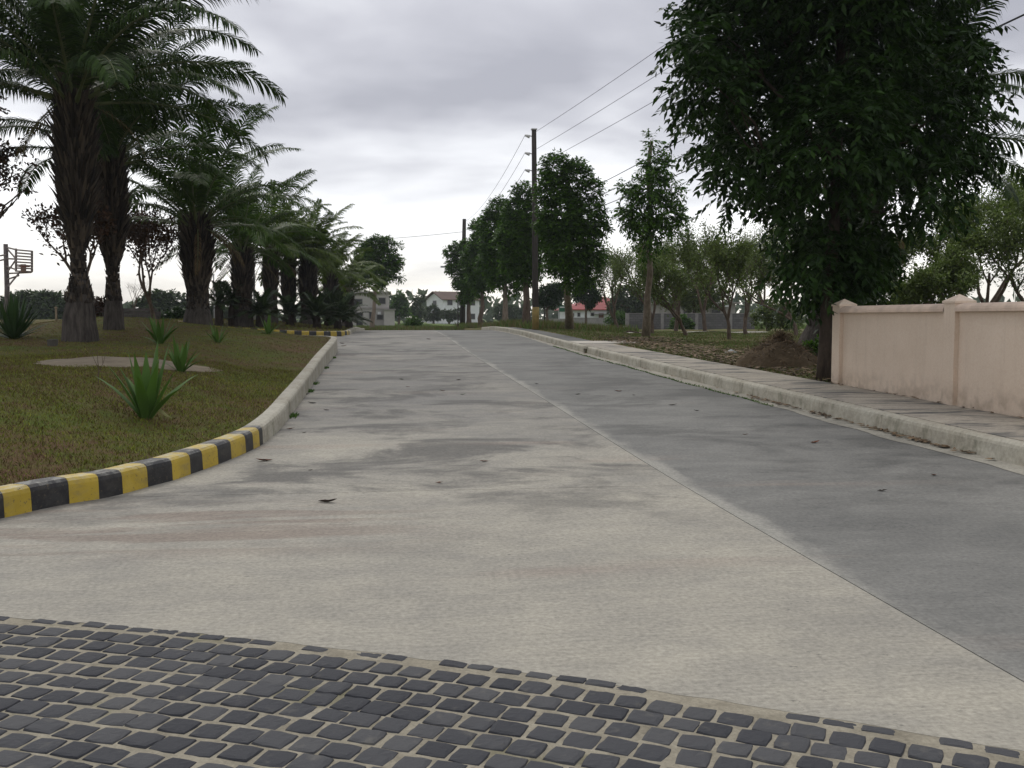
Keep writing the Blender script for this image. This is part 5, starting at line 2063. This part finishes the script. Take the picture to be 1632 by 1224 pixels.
def leaf_on_road(x, y, size, mat, label, k):
    p = on_z(x, y, 0)
    for _ in range(6):
        p = on_z(x, y, float(base_z(p[0], p[1])))
    r = random.Random(900 + k)
    size *= 1.05
    V, n = [], 6
    for i in range(n + 1):
        t_ = i / n
        w = .36 * math.sin(math.pi * min(1, t_ * .96 + .03)) ** .8 + .01
        c_ = .55 * abs(t_ - .42) ** 1.8 * (1.4 if t_ > .42 else .7) + .02 * r.random()
        for s_, up_ in ((-1, .22), (0, 0), (1, .22 + r.uniform(-.1, .15))):
            V.append(((t_ - .5) * size, s_ * w * size * .5, .006 + size * (c_ * .6 + up_ * w)))
    F = []
    for i in range(n):
        a = i * 3
        F += [(a, a + 3, a + 4, a + 1), (a + 1, a + 4, a + 5, a + 2)]
    o = mk('fallen_leaf', V, F, mat, None, True)
    zmin = min(v[2] for v in V)
    o.location = (p[0], p[1], float(base_z(p[0], p[1])) + .004 - zmin)
    o.rotation_euler = (0, 0, r.uniform(-.6, .6) + (math.pi if k % 2 else 0))
    tag(o, label, 'leaf', 'fallen leaves on the road')


k = 0
for (x, y, s_, mt, lab) in [
        (522, 801, .15, LDK, 'dark curled leaf on the pale slab right of the striped kerb'),
        (421, 735, .16, LBR, 'largest reddish leaf beside the end of the striped kerb'),
        (1299, 706, .13, LBR, 'orange brown leaf alone on the grey lane, nearest the wall'),
        (1488, 758, .09, LBR, 'small brown leaf on the grey lane near the right edge'),
        (1406, 783, .08, LDK, 'small dark leaf on the grey lane left of the right edge one'),
        (985, 624, .15, LBR, 'reddish leaf on the grey lane just right of the centre joint'),
        (1072, 646, .13, LDK, 'dark leaf with long stalk in the middle of the grey lane'),
        (771, 736, .09, LBR, 'thin brown leaf in the middle of the pale lane')]:
    leaf_on_road(x, y, s_, mt, lab, k); k += 1
small = [(921, 629, .10, LDK, 'small dark leaf on the grey lane by the centre joint'), (1110, 655, .09, LDK, 'small dark leaf right of the long stalked leaf on the grey lane'),
         (1188, 693, .07, LBR, 'tiny brown leaf on the grey lane below the sidewalk slabs'), (640, 605, .11, LGR, 'greenish leaf on the far pale lane, left one of the upper pair'),
         (731, 606, .11, LDK, 'dark leaf on the far pale lane, right one of the upper pair'), (705, 623, .10, LBR, 'brown leaf on the far pale lane, left of the greenish pair'),
         (738, 629, .10, LGR, 'greenish leaf on the far pale lane nearest the centre joint'), (650, 617, .08, LBR, 'tiny brown leaf just below the left greenish leaf'),
         (489, 629, .12, LDK, 'dark leaf against the bare left kerb, farther of two'), (497, 643, .14, LDK, 'dark leaf by the bare left kerb, nearer of two'),
         (463, 684, .10, LBR, 'brown leaf where the left kerb starts to curve'), (520, 654, .09, LDK, 'small dark leaf a step from the bare left kerb'),
         (485, 690, .06, LDK, 'tiny dark leaf beside the brown one at the kerb curve'), (545, 552, .2, LDK, 'dark leaf at the far end of the near lawn kerb'),
         (548, 555, .2, LBR, 'brown leaf at the far end of the near lawn kerb'), (683, 536, .2, LBR, 'brown leaf near the crest of the road'),
         (495, 750, .05, LDK, 'tiny dark leaf right of the striped kerb end'), (1010, 630, .07, LDK, 'tiny dark leaf right of the reddish leaf on the grey lane'),
         (700, 770, .07, LBR, 'tiny brown leaf lying on the nearest cross joint'), (855, 612, .1, LDK, 'dark leaf on the centre joint of the road')]
for (x, y, s_, mt, lab) in small:
    leaf_on_road(x, y, s_, mt, lab, k); k += 1

# ------------------------------------------------------------------ air
HZ = NT('haze_air')
HZ.N.remove(HZ.p)
pv = HZ.N.new('ShaderNodeVolumePrincipled')
pv.inputs['Color'].default_value = (.80, .85, .92, 1)
pv.inputs['Density'].default_value = .00030
pv.inputs['Anisotropy'].default_value = .3
HZ.L.new(pv.outputs[0], [n for n in HZ.N if n.type == 'OUTPUT_MATERIAL'][0].inputs['Volume'])
o = MB().box(-420, -420, -1.6, 420, 420, 16).build('haze', HZ.m)
tag(o, 'thin pale haze lying over the whole place', 'haze', kind='stuff')
